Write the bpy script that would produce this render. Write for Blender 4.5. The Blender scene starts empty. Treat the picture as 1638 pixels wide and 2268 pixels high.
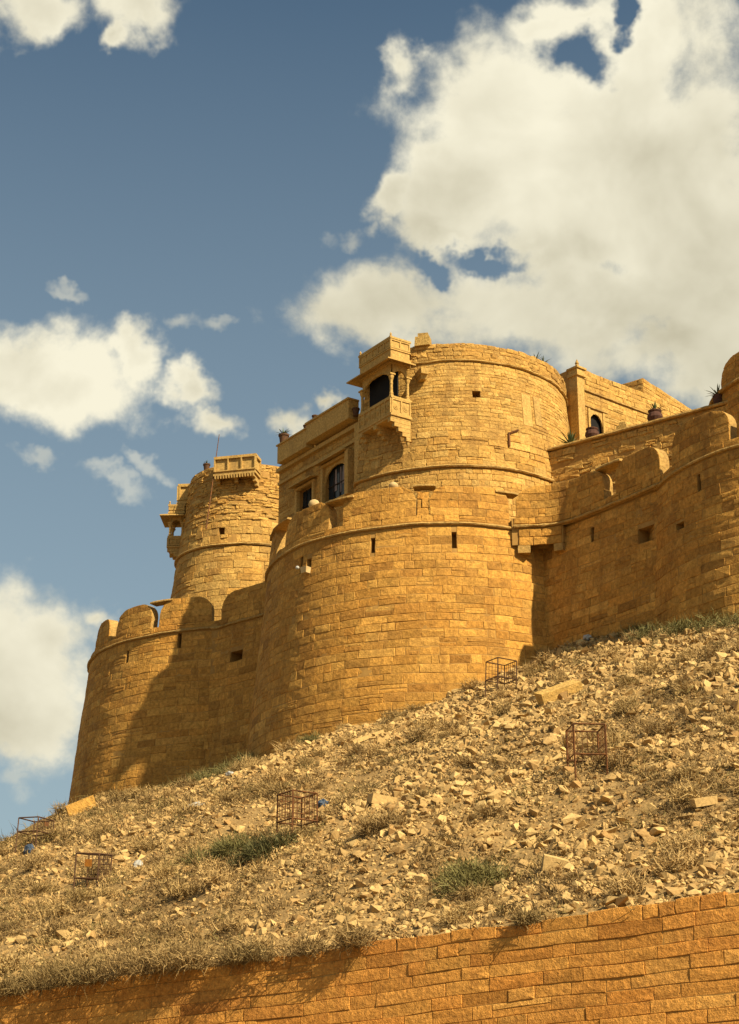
import bpy, bmesh, math, random
import numpy as np
from mathutils import Vector, Matrix

random.seed(7)
RNG = np.random.default_rng(11)
scene = bpy.context.scene
COL = scene.collection

# ------------------------------------------------------------------ camera
FPX = 1800.0                      # focal length in pixels of a 1024 px tall frame
PITCH = math.radians(20.2)
CAMZ = 1.7
cam_d = bpy.data.cameras.new('camera')
cam = bpy.data.objects.new('camera', cam_d)
COL.objects.link(cam)
cam.location = (0, 0, CAMZ)
cam.rotation_euler = (math.pi / 2 + PITCH, 0, 0)
cam_d.sensor_fit = 'VERTICAL'
cam_d.sensor_height = 36.0
cam_d.sensor_width = 36.0
cam_d.lens = FPX / 1024 * 36.0
cam_d.clip_start = 0.1
cam_d.clip_end = 5000
scene.camera = cam
scene.render.resolution_x, scene.render.resolution_y = 739, 1024

S = 739 / 1638.0
CP, SP = math.cos(PITCH), math.sin(PITCH)

def ray(dx, dy):
    """survey reading -> slope of the sight line (sideways, up) for one metre forward"""
    v = (512 - dy * S) / FPX
    tz = (SP + v * CP) / (CP - v * SP)
    return (dx * S - 369.5) / FPX * (CP + tz * SP), tz

def at(dx, dy, Y):
    tx, tz = ray(dx, dy)
    return np.array([tx * Y, Y, CAMZ + tz * Y])

def project(P):
    P = np.asarray(P, float)
    X, Y, Z = P[..., 0], P[..., 1], P[..., 2] - CAMZ
    D = Y * CP + Z * SP
    V = -Y * SP + Z * CP
    return (369.5 + FPX * X / D) / S, (512 - FPX * V / D) / S, D

# ------------------------------------------------------------------ light
SUN_AZ = math.radians(43.5)         # to the right of the direction back to the viewer
SUN_EL = math.radians(40)
SUN = Vector((math.sin(SUN_AZ) * math.cos(SUN_EL), -math.cos(SUN_AZ) * math.cos(SUN_EL), math.sin(SUN_EL)))
sun_d = bpy.data.lights.new('sun', 'SUN')
sun_d.energy = 5.0
sun_d.angle = math.radians(0.55)
sun_d.color = (1.0, 0.85, 0.58)
sun = bpy.data.objects.new('sun', sun_d)
sun.rotation_euler = (-SUN).to_track_quat('-Z', 'Y').to_euler()
sun.location = (60, -60, 80)
COL.objects.link(sun)

scene.view_settings.view_transform = 'Standard'
scene.view_settings.look = 'None'
scene.view_settings.gamma = 1.0
scene.view_settings.exposure = 0.80
try:
    scene.view_settings.use_curve_mapping = False
except Exception:
    pass

scene.render.engine = 'CYCLES'
scene.cycles.max_bounces = 5
scene.cycles.diffuse_bounces = 3
scene.cycles.glossy_bounces = 2
scene.cycles.transmission_bounces = 2

# ------------------------------------------------------------------ node helper
class NT:
    def __init__(self, tree):
        self.t = tree
        tree.nodes.clear()
    def n(self, kind, **kw):
        nd = self.t.nodes.new(kind)
        for k, v in kw.items():
            setattr(nd, k, v)
        return nd
    def put(self, sock, v):
        if v is None:
            return
        if hasattr(v, 'is_linked') or isinstance(v, bpy.types.NodeSocket):
            self.t.links.new(v, sock)
        else:
            if isinstance(v, (tuple, list)) and sock.type == 'RGBA' and len(v) == 3:
                v = (*v, 1)
            sock.default_value = v
    def math(self, op, a, b=None, c=None, clamp=False):
        nd = self.n('ShaderNodeMath', operation=op, use_clamp=clamp)
        self.put(nd.inputs[0], a); self.put(nd.inputs[1], b); self.put(nd.inputs[2], c)
        return nd.outputs[0]
    def vec(self, op, a, b=None, out=0):
        nd = self.n('ShaderNodeVectorMath', operation=op)
        self.put(nd.inputs[0], a)
        if b is not None:
            self.put(nd.inputs[3 if op == 'SCALE' else 1], b)
        return nd.outputs[out]
    def mix(self, f, a, b, blend='MIX'):
        nd = self.n('ShaderNodeMix', data_type='RGBA', blend_type=blend)
        self.put(nd.inputs[0], f); self.put(nd.inputs[6], a); self.put(nd.inputs[7], b)
        return nd.outputs[2]
    def noise(self, vec, scale, detail=4, rough=0.55, dist=0.0, color=False):
        nd = self.n('ShaderNodeTexNoise')
        self.put(nd.inputs['Vector'], vec)
        nd.inputs['Scale'].default_value = scale
        nd.inputs['Detail'].default_value = detail
        nd.inputs['Roughness'].default_value = rough
        nd.inputs['Distortion'].default_value = dist
        return nd.outputs['Color'] if color else nd.outputs[0]
    def ramp(self, f, a, b, lo=0.0, hi=1.0, smooth=True):
        nd = self.n('ShaderNodeMapRange', interpolation_type='SMOOTHSTEP' if smooth else 'LINEAR')
        self.put(nd.inputs[0], f)
        for i, v in zip((1, 2, 3, 4), (a, b, lo, hi)):
            self.put(nd.inputs[i], v)
        return nd.outputs[0]

# ------------------------------------------------------------------ sky with fair-weather cumulus
def build_world():
    w = bpy.data.worlds.new('World')
    scene.world = w
    w.use_nodes = True
    try:
        w.cycles.sampling_method = 'MANUAL'; w.cycles.sample_map_resolution = 512
    except Exception:
        pass
    g = NT(w.node_tree)
    out = g.n('ShaderNodeOutputWorld')
    bg = g.n('ShaderNodeBackground')
    bg.inputs[1].default_value = 0.060
    g.t.links.new(bg.outputs[0], out.inputs[0])
    sky = g.n('ShaderNodeTexSky', sky_type='NISHITA')
    sky.sun_disc = False
    sky.sun_elevation = SUN_EL
    sky.sun_rotation = math.atan2(SUN.x, SUN.y)
    sky.altitude = 0
    sky.air_density = 1.0
    sky.dust_density = 1.5
    sky.ozone_density = 1.5
    skyc = g.mix(1.0, sky.outputs[0], (0.87, 0.94, 0.83), 'MULTIPLY')
    tc = g.n('ShaderNodeTexCoord')
    d = g.vec('NORMALIZE', tc.outputs['Generated'])
    sep = g.n('ShaderNodeSeparateXYZ'); g.put(sep.inputs[0], d)
    az = g.math('ARCTAN2', sep.outputs[0], sep.outputs[1])
    el = g.math('ARCSINE', sep.outputs[2])
    com = g.n('ShaderNodeCombineXYZ'); g.put(com.inputs[0], az); g.put(com.inputs[1], el)
    # thin haze thickening towards the horizon all round
    hz = g.ramp(el, math.radians(36), math.radians(4), 0.0, 0.72, False)
    skyc = g.mix(hz, skyc, (3.75, 4.6, 4.9))
    wn = g.noise(d, 16, 5, 0.6, color=True)
    wv = g.vec('SCALE', g.vec('SUBTRACT', wn, (0.5, 0.5, 0.5)), 0.075)
    P = g.vec('ADD', com.outputs[0], wv)
    def ae(dx, dy):
        tx, tz = ray(dx, dy)
        return math.atan2(tx, 1), math.atan(tz / math.sqrt(1 + tx * tx))
    K = S / FPX
    def blob(cx, cy, rx, ry, gain=1.0):
        a, e = ae(cx, cy)
        q = g.vec('SUBTRACT', P, (a, e, 0))
        q = g.vec('MULTIPLY', q, (1 / (rx * K), 1 / (ry * K), 0))
        ln = g.vec('LENGTH', q, out=1)
        return g.math('MULTIPLY_ADD', ln, -gain, gain)
    def smax(items):
        r = items[0]
        for it in items[1:]:
            r = g.math('SMOOTH_MAX', r, it, 0.25)
        return r
    pos = [
        (1400, 330, 470, 420), (1100, 250, 230, 230), (1480, 60, 330, 150), (1260, 30, 160, 70),
        (915, 120, 70, 95), (1010, 430, 160, 130), (870, 440, 75, 70), (1000, 530, 130, 60),
        (1300, 690, 560, 150), (860, 690, 200, 110), (1600, 620, 300, 260), (1480, 770, 420, 130), (1580, 830, 300, 110), (1250, 560, 260, 90),
        (120, 845, 235, 105), (330, 790, 75, 70), (20, 835, 140, 75), (450, 855, 75, 55), (495, 935, 90, 55),
        (660, 945, 90, 60), (740, 915, 60, 40),
        (70, 1420, 210, 170), (30, 1580, 180, 120), (-60, 1500, 260, 220), (190, 1360, 80, 60),
        (70, 20, 110, 75), (300, 10, 120, 80), (250, 80, 40, 40), (-20, 0, 120, 60),
    ]
    wisps = [(120, 652, 60, 20), (420, 700, 55, 28), (505, 715, 50, 25), (765, 520, 50, 28), (820, 505, 30, 20),
             (95, 1050, 60, 25), (250, 1078, 60, 28), (310, 1035, 40, 22), (30, 1730, 60, 30)]
    items = [blob(*b) for b in pos]
    wisp = smax([blob(*b) for b in wisps])
    field = smax(items)
    for b in [(1285, 120, 75, 55), (1400, 30, 34, 40), (1090, 572, 85, 30), (962, 603, 52, 28)]:
        hole = blob(*b, gain=1.0)
        field = g.math('SMOOTH_MIN', field, g.math('MULTIPLY', hole, -0.9), 0.4)
    # beyond the surveyed part of the sky unseen broken cumulus goes on, thinned to cut fill light
    a0, e0 = ae(819, 1000)
    q = g.vec('MULTIPLY', g.vec('SUBTRACT', com.outputs[0], (a0, e0, 0)), (1 / 0.25, 1 / 0.38, 0))
    far = g.ramp(g.vec('LENGTH', q, out=1), 0.95, 1.35)
    big = g.math('MULTIPLY_ADD', g.noise(d, 3.2, 3, 0.5), 4.0, -2.35)
    fm = g.n('ShaderNodeMix', data_type='FLOAT')
    g.put(fm.inputs[0], far); g.put(fm.inputs[2], field); g.put(fm.inputs[3], big)
    field = fm.outputs[0]
    n1 = g.noise(d, 12, 7, 0.54, 0.25)
    n2 = g.noise(g.vec('ADD', d, (0.006, 0.0, 0.014)), 12, 4, 0.5, 0.25)
    nf = g.noise(d, 46, 6, 0.58, 0.2)
    f2 = g.math('MULTIPLY_ADD', g.math('SUBTRACT', n1, 0.5), 2.3, field)
    f3 = g.math('MULTIPLY_ADD', g.math('SUBTRACT', nf, 0.5), 0.8, f2)
    dens = g.math('POWER', g.ramp(f3, -0.16, 0.58), 1.15)
    wf = g.math('MULTIPLY_ADD', g.math('SUBTRACT', nf, 0.5), 1.6, g.math('MULTIPLY_ADD', g.math('SUBTRACT', n1, 0.5), 1.2, wisp))
    dens = g.math('MAXIMUM', dens, g.ramp(wf, -0.15, 0.9, 0.0, 0.4))
    relief = g.math('MULTIPLY_ADD', g.math('SUBTRACT', n1, n2), 2.2, 0.70)
    soft = g.math('MULTIPLY_ADD', g.math('SUBTRACT', g.noise(d, 6, 2, 0.45), 0.5), 1.9, g.math('SUBTRACT', relief, g.ramp(f2, 0.25, 1.15, 0.0, 0.36)), clamp=True)
    ccol = g.mix(soft, (5.6, 5.15, 3.7), (9.3, 8.75, 6.8))
    col = g.mix(g.math('MULTIPLY', dens, 0.97), skyc, ccol)
    g.put(bg.inputs[0], col)
build_world()

# ------------------------------------------------------------------ value noise for geometry
_tab = RNG.random((256, 256))
def vnoise(x, y):
    x = np.asarray(x, float); y = np.asarray(y, float)
    xi = np.floor(x).astype(int); yi = np.floor(y).astype(int)
    fx = x - xi; fy = y - yi
    fx = fx * fx * (3 - 2 * fx); fy = fy * fy * (3 - 2 * fy)
    a = _tab[xi & 255, yi & 255]; b = _tab[(xi + 1) & 255, yi & 255]
    c = _tab[xi & 255, (yi + 1) & 255]; e = _tab[(xi + 1) & 255, (yi + 1) & 255]
    return (a * (1 - fx) + b * fx) * (1 - fy) + (c * (1 - fx) + e * fx) * fy
def fbm(x, y, o=4):
    r = 0; amp = 0.5; tot = 0
    for k in range(o):
        r = r + amp * vnoise(x * 2 ** k + 17.3 * k, y * 2 ** k - 9.1 * k); tot += amp; amp *= 0.5
    return r / tot

# ------------------------------------------------------------------ materials
MATS = {}
ALB = 0.74                        # one factor on all base colours, tuned together with exposure and sky strength
def alb(*cs):
    return [tuple(ALB * v for v in c) for c in cs]
def make_mat(name, fn):
    m = bpy.data.materials.new(name)
    m.use_nodes = True
    g = NT(m.node_tree)
    out = g.n('ShaderNodeOutputMaterial')
    b = g.n('ShaderNodeBsdfPrincipled')
    g.t.links.new(b.outputs[0], out.inputs[0])
    b.inputs['Roughness'].default_value = 0.9
    try:
        b.inputs['Specular IOR Level'].default_value = 0.15
    except Exception:
        pass
    fn(g, b)
    MATS[name] = m
    return m

def stone_fn(a, b2, stain, bump=0.6, scale=6.0, stain_amt=0.5, tint=True):
    a, b2, stain = alb(a, b2, stain)
    def fn(g, b):
        pos = g.n('ShaderNodeNewGeometry').outputs['Position']
        if tint:
            at_ = g.n('ShaderNodeAttribute', attribute_name='tint')
            sp = g.n('ShaderNodeSeparateColor'); g.put(sp.inputs[0], at_.outputs['Color'])
            col = g.mix(sp.outputs[0], a, b2)
            col = g.mix(g.ramp(sp.outputs[2], 0.88, 0.92, 0.0, 0.38), col, stain)
            col = g.mix(g.ramp(sp.outputs[2], 0.12, 0.08, 0.0, 0.22), col, tuple(min(0.62, v * k) for v, k in zip(a, (1.12, 1.3, 1.7))))
            val = g.math('MULTIPLY_ADD', sp.outputs[1], 0.44, 0.77)
            col = g.mix(1.0, col, g.n_gray(val), 'MULTIPLY')
        else:
            col = g.mix(g.noise(pos, 1.3, 4), a, b2)
        st = g.noise(pos, 0.55, 6, 0.62)
        col = g.mix(g.math('MULTIPLY', g.ramp(st, 0.48, 0.72), stain_amt), col, stain)
        fine = g.noise(pos, scale, 6, 0.68)
        col = g.mix(0.85, col, g.mix(1.0, col, g.n_gray(g.ramp(fine, 0.28, 0.72, 0.5, 1.5, False)), 'MULTIPLY'))
        stv = g.vec('MULTIPLY', pos, (1.5, 1.5, 0.16))
        sk = g.noise(stv, 1.0, 5, 0.65)
        col = g.mix(g.ramp(sk, 0.52, 0.72, 0.0, 0.5), col, stain)
        pit = g.noise(pos, scale * 3.1, 3, 0.6)
        col = g.mix(g.ramp(pit, 0.58, 0.72, 0.0, 0.6), col, stain)
        g.put(b.inputs['Base Color'], col)
        bp = g.n('ShaderNodeBump'); bp.inputs['Strength'].default_value = bump
        bp.inputs['Distance'].default_value = 0.12
        g.put(bp.inputs['Height'], g.math('ADD', fine, g.math('MULTIPLY', pit, 0.4)))
        g.put(b.inputs['Normal'], bp.outputs[0])
    return fn
def _gray(self, v):
    c = self.n('ShaderNodeCombineColor')
    for i in range(3):
        self.put(c.inputs[i], v)
    return c.outputs[0]
NT.n_gray = _gray

def plain_fn(c1, c2, scale=4.0, bump=0.1, rough=0.85, dist=0.03, metal=0.0, detail=5):
    c1, c2 = alb(c1, c2)
    def fn(g, b):
        pos = g.n('ShaderNodeNewGeometry').outputs['Position']
        nz = g.noise(pos, scale, detail, 0.6)
        g.put(b.inputs['Base Color'], g.mix(g.ramp(nz, 0.3, 0.7), c1, c2))
        b.inputs['Roughness'].default_value = rough
        b.inputs['Metallic'].default_value = metal
        if bump:
            bp = g.n('ShaderNodeBump'); bp.inputs['Strength'].default_value = bump
            bp.inputs['Distance'].default_value = dist
            g.put(bp.inputs['Height'], nz)
            g.put(b.inputs['Normal'], bp.outputs[0])
    return fn

make_mat('bastion_sandstone', stone_fn((0.66, 0.355, 0.078), (0.54, 0.26, 0.05), (0.29, 0.135, 0.034)))
make_mat('tower_sandstone', stone_fn((0.66, 0.405, 0.115), (0.56, 0.305, 0.072), (0.33, 0.18, 0.055), scale=8))
make_mat('retaining_sandstone', stone_fn((0.78, 0.385, 0.085), (0.66, 0.28, 0.054), (0.46, 0.18, 0.04), bump=0.8, scale=9, stain_amt=0.45))
make_mat('mortar', plain_fn((0.50, 0.285, 0.08), (0.38, 0.205, 0.055), 3.0, 0.4))
make_mat('coping', stone_fn((0.58, 0.37, 0.12), (0.50, 0.30, 0.09), (0.27, 0.16, 0.06), tint=False, scale=7))
make_mat('carved_stone', stone_fn((0.62, 0.40, 0.13), (0.55, 0.34, 0.10), (0.30, 0.18, 0.07), tint=False, bump=0.2, scale=10, stain_amt=0.35))
make_mat('pale_stone', plain_fn((0.66, 0.50, 0.25), (0.55, 0.38, 0.17), 5.0, 0.3))
make_mat('terracotta', plain_fn((0.13, 0.06, 0.04), (0.08, 0.04, 0.03), 7.0, 0.1))
make_mat('painted_dark_interior', plain_fn((0.012, 0.012, 0.014), (0.02, 0.018, 0.016), 2.0, 0.0))  # near-black colour painted in for the shade inside rooms
make_mat('dark_wood', plain_fn((0.05, 0.035, 0.025), (0.03, 0.022, 0.018), 9.0, 0.1))
make_mat('window_glass', plain_fn((0.02, 0.03, 0.04), (0.035, 0.045, 0.05), 2.0, 0.0, rough=0.12))
make_mat('curtain_cloth', plain_fn((0.34, 0.28, 0.26), (0.25, 0.20, 0.20), 6.0, 0.2))
make_mat('rust', plain_fn((0.27, 0.11, 0.035), (0.10, 0.05, 0.025), 9.0, 0.2, rough=0.8))
make_mat('dark_rust', plain_fn((0.15, 0.075, 0.035), (0.08, 0.045, 0.028), 9.0, 0.2, rough=0.8))
make_mat('white_plastic', plain_fn((0.58, 0.57, 0.53), (0.45, 0.45, 0.43), 9.0, 0.3, rough=0.5))
make_mat('blue_plastic', plain_fn((0.09, 0.13, 0.20), (0.05, 0.075, 0.12), 9.0, 0.4, rough=0.5))
make_mat('orange_plastic', plain_fn((0.55, 0.22, 0.03), (0.4, 0.15, 0.03), 9.0, 0.1, rough=0.5))
make_mat('succulent', plain_fn((0.13, 0.17, 0.07), (0.09, 0.12, 0.05), 9.0, 0.1, rough=0.6))
make_mat('earth', plain_fn((0.42, 0.275, 0.11), (0.29, 0.18, 0.07), 2.2, 0.8, dist=0.2, detail=10))
make_mat('sand', plain_fn((0.36, 0.27, 0.15), (0.28, 0.20, 0.11), 0.6, 0.3))

def tint_mat(name, lo, hi, alt, bump=0.25, scale=14, rough=0.92, trans=0.0):
    lo, hi, alt = alb(lo, hi, alt)
    def fn(g, b):
        at_ = g.n('ShaderNodeAttribute', attribute_name='tint')
        sp = g.n('ShaderNodeSeparateColor'); g.put(sp.inputs[0], at_.outputs['Color'])
        pos = g.n('ShaderNodeNewGeometry').outputs['Position']
        col = g.mix(sp.outputs[0], lo, hi)
        col = g.mix(sp.outputs[1], col, alt)
        if bump:
            nz = g.noise(pos, scale, 5, 0.65)
            col = g.mix(1.0, col, g.n_gray(g.ramp(nz, 0.25, 0.75, 0.7, 1.25, False)), 'MULTIPLY')
            bp = g.n('ShaderNodeBump'); bp.inputs['Strength'].default_value = bump
            bp.inputs['Distance'].default_value = 0.05
            g.put(bp.inputs['Height'], nz)
            g.put(b.inputs['Normal'], bp.outputs[0])
        g.put(b.inputs['Base Color'], col)
        b.inputs['Roughness'].default_value = rough
    return fn
make_mat('rubble_stone', tint_mat('r', (0.41, 0.26, 0.10), (0.72, 0.49, 0.20), (0.45, 0.26, 0.095)))
make_mat('dry_plant', tint_mat('d', (0.21, 0.135, 0.055), (0.80, 0.54, 0.22), (0.23, 0.175, 0.06), bump=0, rough=0.8))
make_mat('green_plant', tint_mat('g', (0.12, 0.11, 0.036), (0.27, 0.23, 0.08), (0.075, 0.075, 0.032), bump=0, rough=0.7))

# ------------------------------------------------------------------ mesh + object helpers
ORG = {}
def mesh_np(name, verts, groups, mat, tint=None, smooth=False):
    """groups: list of (F,k) int arrays"""
    me = bpy.data.meshes.new(name)
    verts = np.ascontiguousarray(verts, dtype=np.float32)
    loops = np.concatenate([np.asarray(q, dtype=np.int32).ravel() for q in groups])
    sizes = np.concatenate([np.full(len(q), np.asarray(q).shape[1], dtype=np.int32) for q in groups])
    starts = np.concatenate([[0], np.cumsum(sizes)[:-1]]).astype(np.int32)
    me.vertices.add(len(verts)); me.vertices.foreach_set('co', verts.ravel())
    me.loops.add(len(loops)); me.loops.foreach_set('vertex_index', loops)
    me.polygons.add(len(sizes)); me.polygons.foreach_set('loop_start', starts)
    try:
        me.polygons.foreach_set('loop_total', sizes)
    except Exception:
        pass
    me.polygons.foreach_set('use_smooth', np.full(len(sizes), bool(smooth)))
    me.update(calc_edges=True)
    if tint is not None:
        a = me.attributes.new('tint', 'FLOAT_COLOR', 'POINT')
        t = np.ones((len(verts), 4), dtype=np.float32)
        t[:, :tint.shape[1]] = tint
        a.data.foreach_set('color', t.ravel())
    me.materials.append(MATS[mat])
    return me

def link(name, me, parent=None, org=(0, 0, 0)):
    """org: world origin of the mesh data"""
    o = bpy.data.objects.new(name, me)
    org = np.asarray(org, float)
    if parent is not None:
        o.parent = parent
        o.location = org - ORG.get(parent.name, np.zeros(3))
    else:
        o.location = org
    COL.objects.link(o)
    ORG[o.name] = org
    return o

def empty(name, loc, label=None, cat=None, group=None, rz=0.0):
    o = bpy.data.objects.new(name, None)
    o.location = loc
    o.rotation_euler = (0, 0, rz)
    o.empty_display_size = 0.3
    COL.objects.link(o)
    ORG[o.name] = np.asarray(loc, float)
    tag(o, label, cat, group)
    return o

def tag(o, label=None, cat=None, group=None, kind=None):
    if label: o['label'] = label
    if cat: o['category'] = cat
    if group: o['group'] = group
    if kind: o['kind'] = kind
    return o

class MB:
    """collects polygons for one mesh"""
    def __init__(self):
        self.v = []; self.f = []
    def add(self, vs, fs):
        b = len(self.v)
        self.v += [tuple(map(float, p)) for p in vs]
        self.f += [tuple(i + b for i in q) for q in fs]
        return self
    def box(self, c, s, top=None, rz=0.0, shift=(0, 0)):
        cx, cy, cz = c; sx, sy, sz = (k / 2 for k in s)
        tx, ty = (sx, sy) if top is None else (top[0] / 2, top[1] / 2)
        P = []
        for z, ax, ay, sh in ((-sz, sx, sy, (0, 0)), (sz, tx, ty, shift)):
            for qx, qy in ((-ax, -ay), (ax, -ay), (ax, ay), (-ax, ay)):
                qx += sh[0]; qy += sh[1]
                P.append((cx + qx * math.cos(rz) - qy * math.sin(rz), cy + qx * math.sin(rz) + qy * math.cos(rz), cz + z))
        return self.add(P, [(3, 2, 1, 0), (4, 5, 6, 7), (0, 1, 5, 4), (1, 2, 6, 5), (2, 3, 7, 6), (3, 0, 4, 7)])
    def lathe(self, c, prof, n=12):
        cx, cy, cz = c; P = []; F = []
        for r, z in prof:
            for k in range(n):
                a = 2 * math.pi * k / n
                P.append((cx + r * math.cos(a), cy + r * math.sin(a), cz + z))
        m = len(prof)
        for i in range(m - 1):
            for k in range(n):
                F.append((i * n + k, i * n + (k + 1) % n, (i + 1) * n + (k + 1) % n, (i + 1) * n + k))
        F.append(tuple(reversed(range(n)))); F.append(tuple((m - 1) * n + k for k in range(n)))
        return self.add(P, F)
    def bar(self, a, b, r, n=4, r2=None):
        a = Vector(a); b = Vector(b); d = (b - a).normalized()
        u = d.orthogonal().normalized(); w = d.cross(u)
        r2 = r if r2 is None else r2
        P = []; F = []
        for p, rr in ((a, r), (b, r2)):
            for k in range(n):
                t = 2 * math.pi * (k + 0.5) / n
                P.append(p + u * math.cos(t) * rr + w * math.sin(t) * rr)
        for k in range(n):
            F.append((k, (k + 1) % n, n + (k + 1) % n, n + k))
        F.append(tuple(reversed(range(n)))); F.append(tuple(range(n, 2 * n)))
        return self.add(P, F)
    def build(self, name, mat, parent=None, org=None, smooth=False):
        me = bpy.data.meshes.new(name)
        vs = np.array(self.v)
        if org is None:
            org = (0, 0, 0); vv = self.v
        else:
            vv = [tuple(p) for p in (vs - np.asarray(org))]
        me.from_pydata(vv, [], self.f); me.update()
        me.polygons.foreach_set('use_smooth', [bool(smooth)] * len(me.polygons))
        me.materials.append(MATS[mat])
        o = bpy.data.objects.new(name, me)
        if parent is not None:
            o.parent = parent
            o.location = org
        else:
            o.location = org
        COL.objects.link(o)
        ORG[o.name] = np.asarray(org, float)
        return o

# ------------------------------------------------------------------ plan curves of the walls
class Surf:
    def __init__(self, pts, zref, batter, spline=False, slope=0.0, sref=0.0, wav=0.0):
        pts = np.asarray(pts, float)
        if spline:
            q = np.vstack([2 * pts[0] - pts[1], pts, 2 * pts[-1] - pts[-2]])
            o = []
            for i in range(1, len(q) - 2):
                t = np.linspace(0, 1, 24, endpoint=False)[:, None]
                p0, p1, p2, p3 = q[i - 1:i + 3]
                o.append(0.5 * (2 * p1 + (p2 - p0) * t + (2 * p0 - 5 * p1 + 4 * p2 - p3) * t ** 2 + (3 * p1 - p0 - 3 * p2 + p3) * t ** 3))
            pts = np.vstack(o + [pts[-1:]])
        self.p = pts
        d = np.diff(pts, axis=0)
        L = np.hypot(d[:, 0], d[:, 1])
        self.s = np.concatenate([[0], np.cumsum(L)])
        tg = np.gradient(pts, self.s, axis=0)
        tg /= np.linalg.norm(tg, axis=1)[:, None]
        self.n = np.stack([tg[:, 1], -tg[:, 0]], 1)
        self.zref, self.batter, self.slope, self.sref, self.wav = zref, batter, slope, sref, wav
        self.len = self.s[-1]
    def P(self, s, z, d=0.0):
        s = np.asarray(s, float); z = np.asarray(z, float)
        s, z, d = np.broadcast_arrays(s, z, np.asarray(d, float))
        x = np.interp(s, self.s, self.p[:, 0]); y = np.interp(s, self.s, self.p[:, 1])
        nx = np.interp(s, self.s, self.n[:, 0]); ny = np.interp(s, self.s, self.n[:, 1])
        ln = np.hypot(nx, ny); nx = nx / ln; ny = ny / ln
        off = d + (self.zref - z) * self.batter
        if self.wav:
            off = off + self.wav * (fbm(s * 0.35 + self.len, z * 0.45, 3) - 0.5)
        zz = z + self.slope * (s - self.sref)
        if self.wav:
            zz = zz + 0.022 * np.sin(s * 0.8 + z * 1.3) + 0.010 * np.sin(s * 2.3 - z)
        return np.stack([x + nx * off, y + ny * off, zz], -1)
    def facing(self, s, z):
        p = self.P(s, z)
        nx = np.interp(s, self.s, self.n[:, 0]); ny = np.interp(s, self.s, self.n[:, 1])
        return -(p[..., 0] * nx + p[..., 1] * ny)
    def s_at(self, dx, z):
        ss = np.linspace(0, self.len, 3000)
        ok = self.facing(ss, np.full_like(ss, z)) > 0
        X, _, _ = project(self.P(ss, z))
        e = np.where(ok, np.abs(X - dx), 1e9)
        return float(ss[np.argmin(e)])
    def locate(self, dx, dy, z=28.0):
        tz = ray(dx, dy)[1]
        for _ in range(8):
            s = self.s_at(dx, z)
            p = self.P(s, z)
            z = z + (CAMZ + p[1] * tz - p[2])
        return s, float(z)

def circle(c, r, a0=-180, a1=180, n=181):
    a = np.radians(np.linspace(a0, a1, n))
    return np.stack([c[0] + r * np.sin(a), c[1] - r * np.cos(a)], 1)

# ------------------------------------------------------------------ the site
Z_STR = 28.6                                    # string course of the lower ring of bastions
C_MID, R_MID = (3.2, 82.75), 8.1
C_LEFT, R_LEFT = (-6.9, 99.8), 9.0
C_RIGHT, R_RIGHT = (19.8, 71.6), 7.9
BAT = 0.075
surf_mid = Surf(circle(C_MID, R_MID), Z_STR, 0.095, wav=0.08)
surf_left = Surf(circle(C_LEFT, R_LEFT), Z_STR, 0.095, wav=0.10)
surf_right = Surf(circle(C_RIGHT, R_RIGHT), Z_STR, BAT, wav=0.10)
surf_curt = Surf([(6.9, 77.2), (12.6, 69.4)], Z_STR, BAT, wav=0.08)
surf_bridge = Surf([(5.9, 75.12), (6.6, 74.98), (7.4, 74.92), (8.2, 74.72), (9.0, 74.05), (10.0, 72.75), (11.2, 71.1), (12.1, 69.75)], Z_STR, 0.0, spline=True)
surf_cl = Surf([(-8.6, 90.9), (-8.0, 90.75), (-6.5, 89.45), (-5.0, 88.0), (-3.0, 86.0)], Z_STR, 0.085, spline=True, wav=0.05)

# front retaining wall
RW0 = np.array([-9.4, 47.1]); RWT = np.array([0.8829, -0.4695]); RWN = np.array([0.4695, 0.8829])
RW_SLOPE = 0.064
surf_ret = Surf([RW0 + RWT * k for k in np.linspace(-12, 34, 60)], 6.05, 0.05, slope=RW_SLOPE, sref=12.0, wav=0.06)
def ret_top(sw):
    return 6.05 + RW_SLOPE * sw

# fort foot: plan points with ground height
FP = []
def foot(surf, a, b, za, zb, n=24, zs=21.0):
    for k in range(n):
        t = k / (n - 1)
        s = a + (b - a) * t
        p = surf.P(s, zs)
        FP.append((p[0], p[1], za + (zb - za) * t))
def sm(surf, deg, r):
    return (math.radians(deg) + math.pi) * r
foot(surf_left, sm(surf_left, -120, R_LEFT), sm(surf_left, -75, R_LEFT), 6.0, 18.0, 14)
foot(surf_left, sm(surf_left, -75, R_LEFT), sm(surf_left, -50, R_LEFT), 18.0, 19.2, 12)
foot(surf_left, sm(surf_left, -50, R_LEFT), sm(surf_left, -8, R_LEFT), 19.2, 19.8, 12)
foot(surf_cl, 0.6, surf_cl.len, 19.8, 20.0, 12)
foot(surf_mid, sm(surf_mid, -80, R_MID), sm(surf_mid, -45, R_MID), 19.4, 18.8, 14)
foot(surf_mid, sm(surf_mid, -45, R_MID), sm(surf_mid, -8, R_MID), 18.8, 20.0, 14)
foot(surf_mid, sm(surf_mid, -8, R_MID), sm(surf_mid, 37, R_MID), 20.0, 23.1, 16)
foot(surf_curt, 1.5, surf_curt.len, 23.3, 22.3, 14)
foot(surf_right, sm(surf_right, -84, R_RIGHT), sm(surf_right, -40, R_RIGHT), 22.3, 21.3, 16)
foot(surf_right, sm(surf_right, -40, R_RIGHT), sm(surf_right, 60, R_RIGHT), 21.3, 20.6, 20)
FP = np.array(FP)

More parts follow.
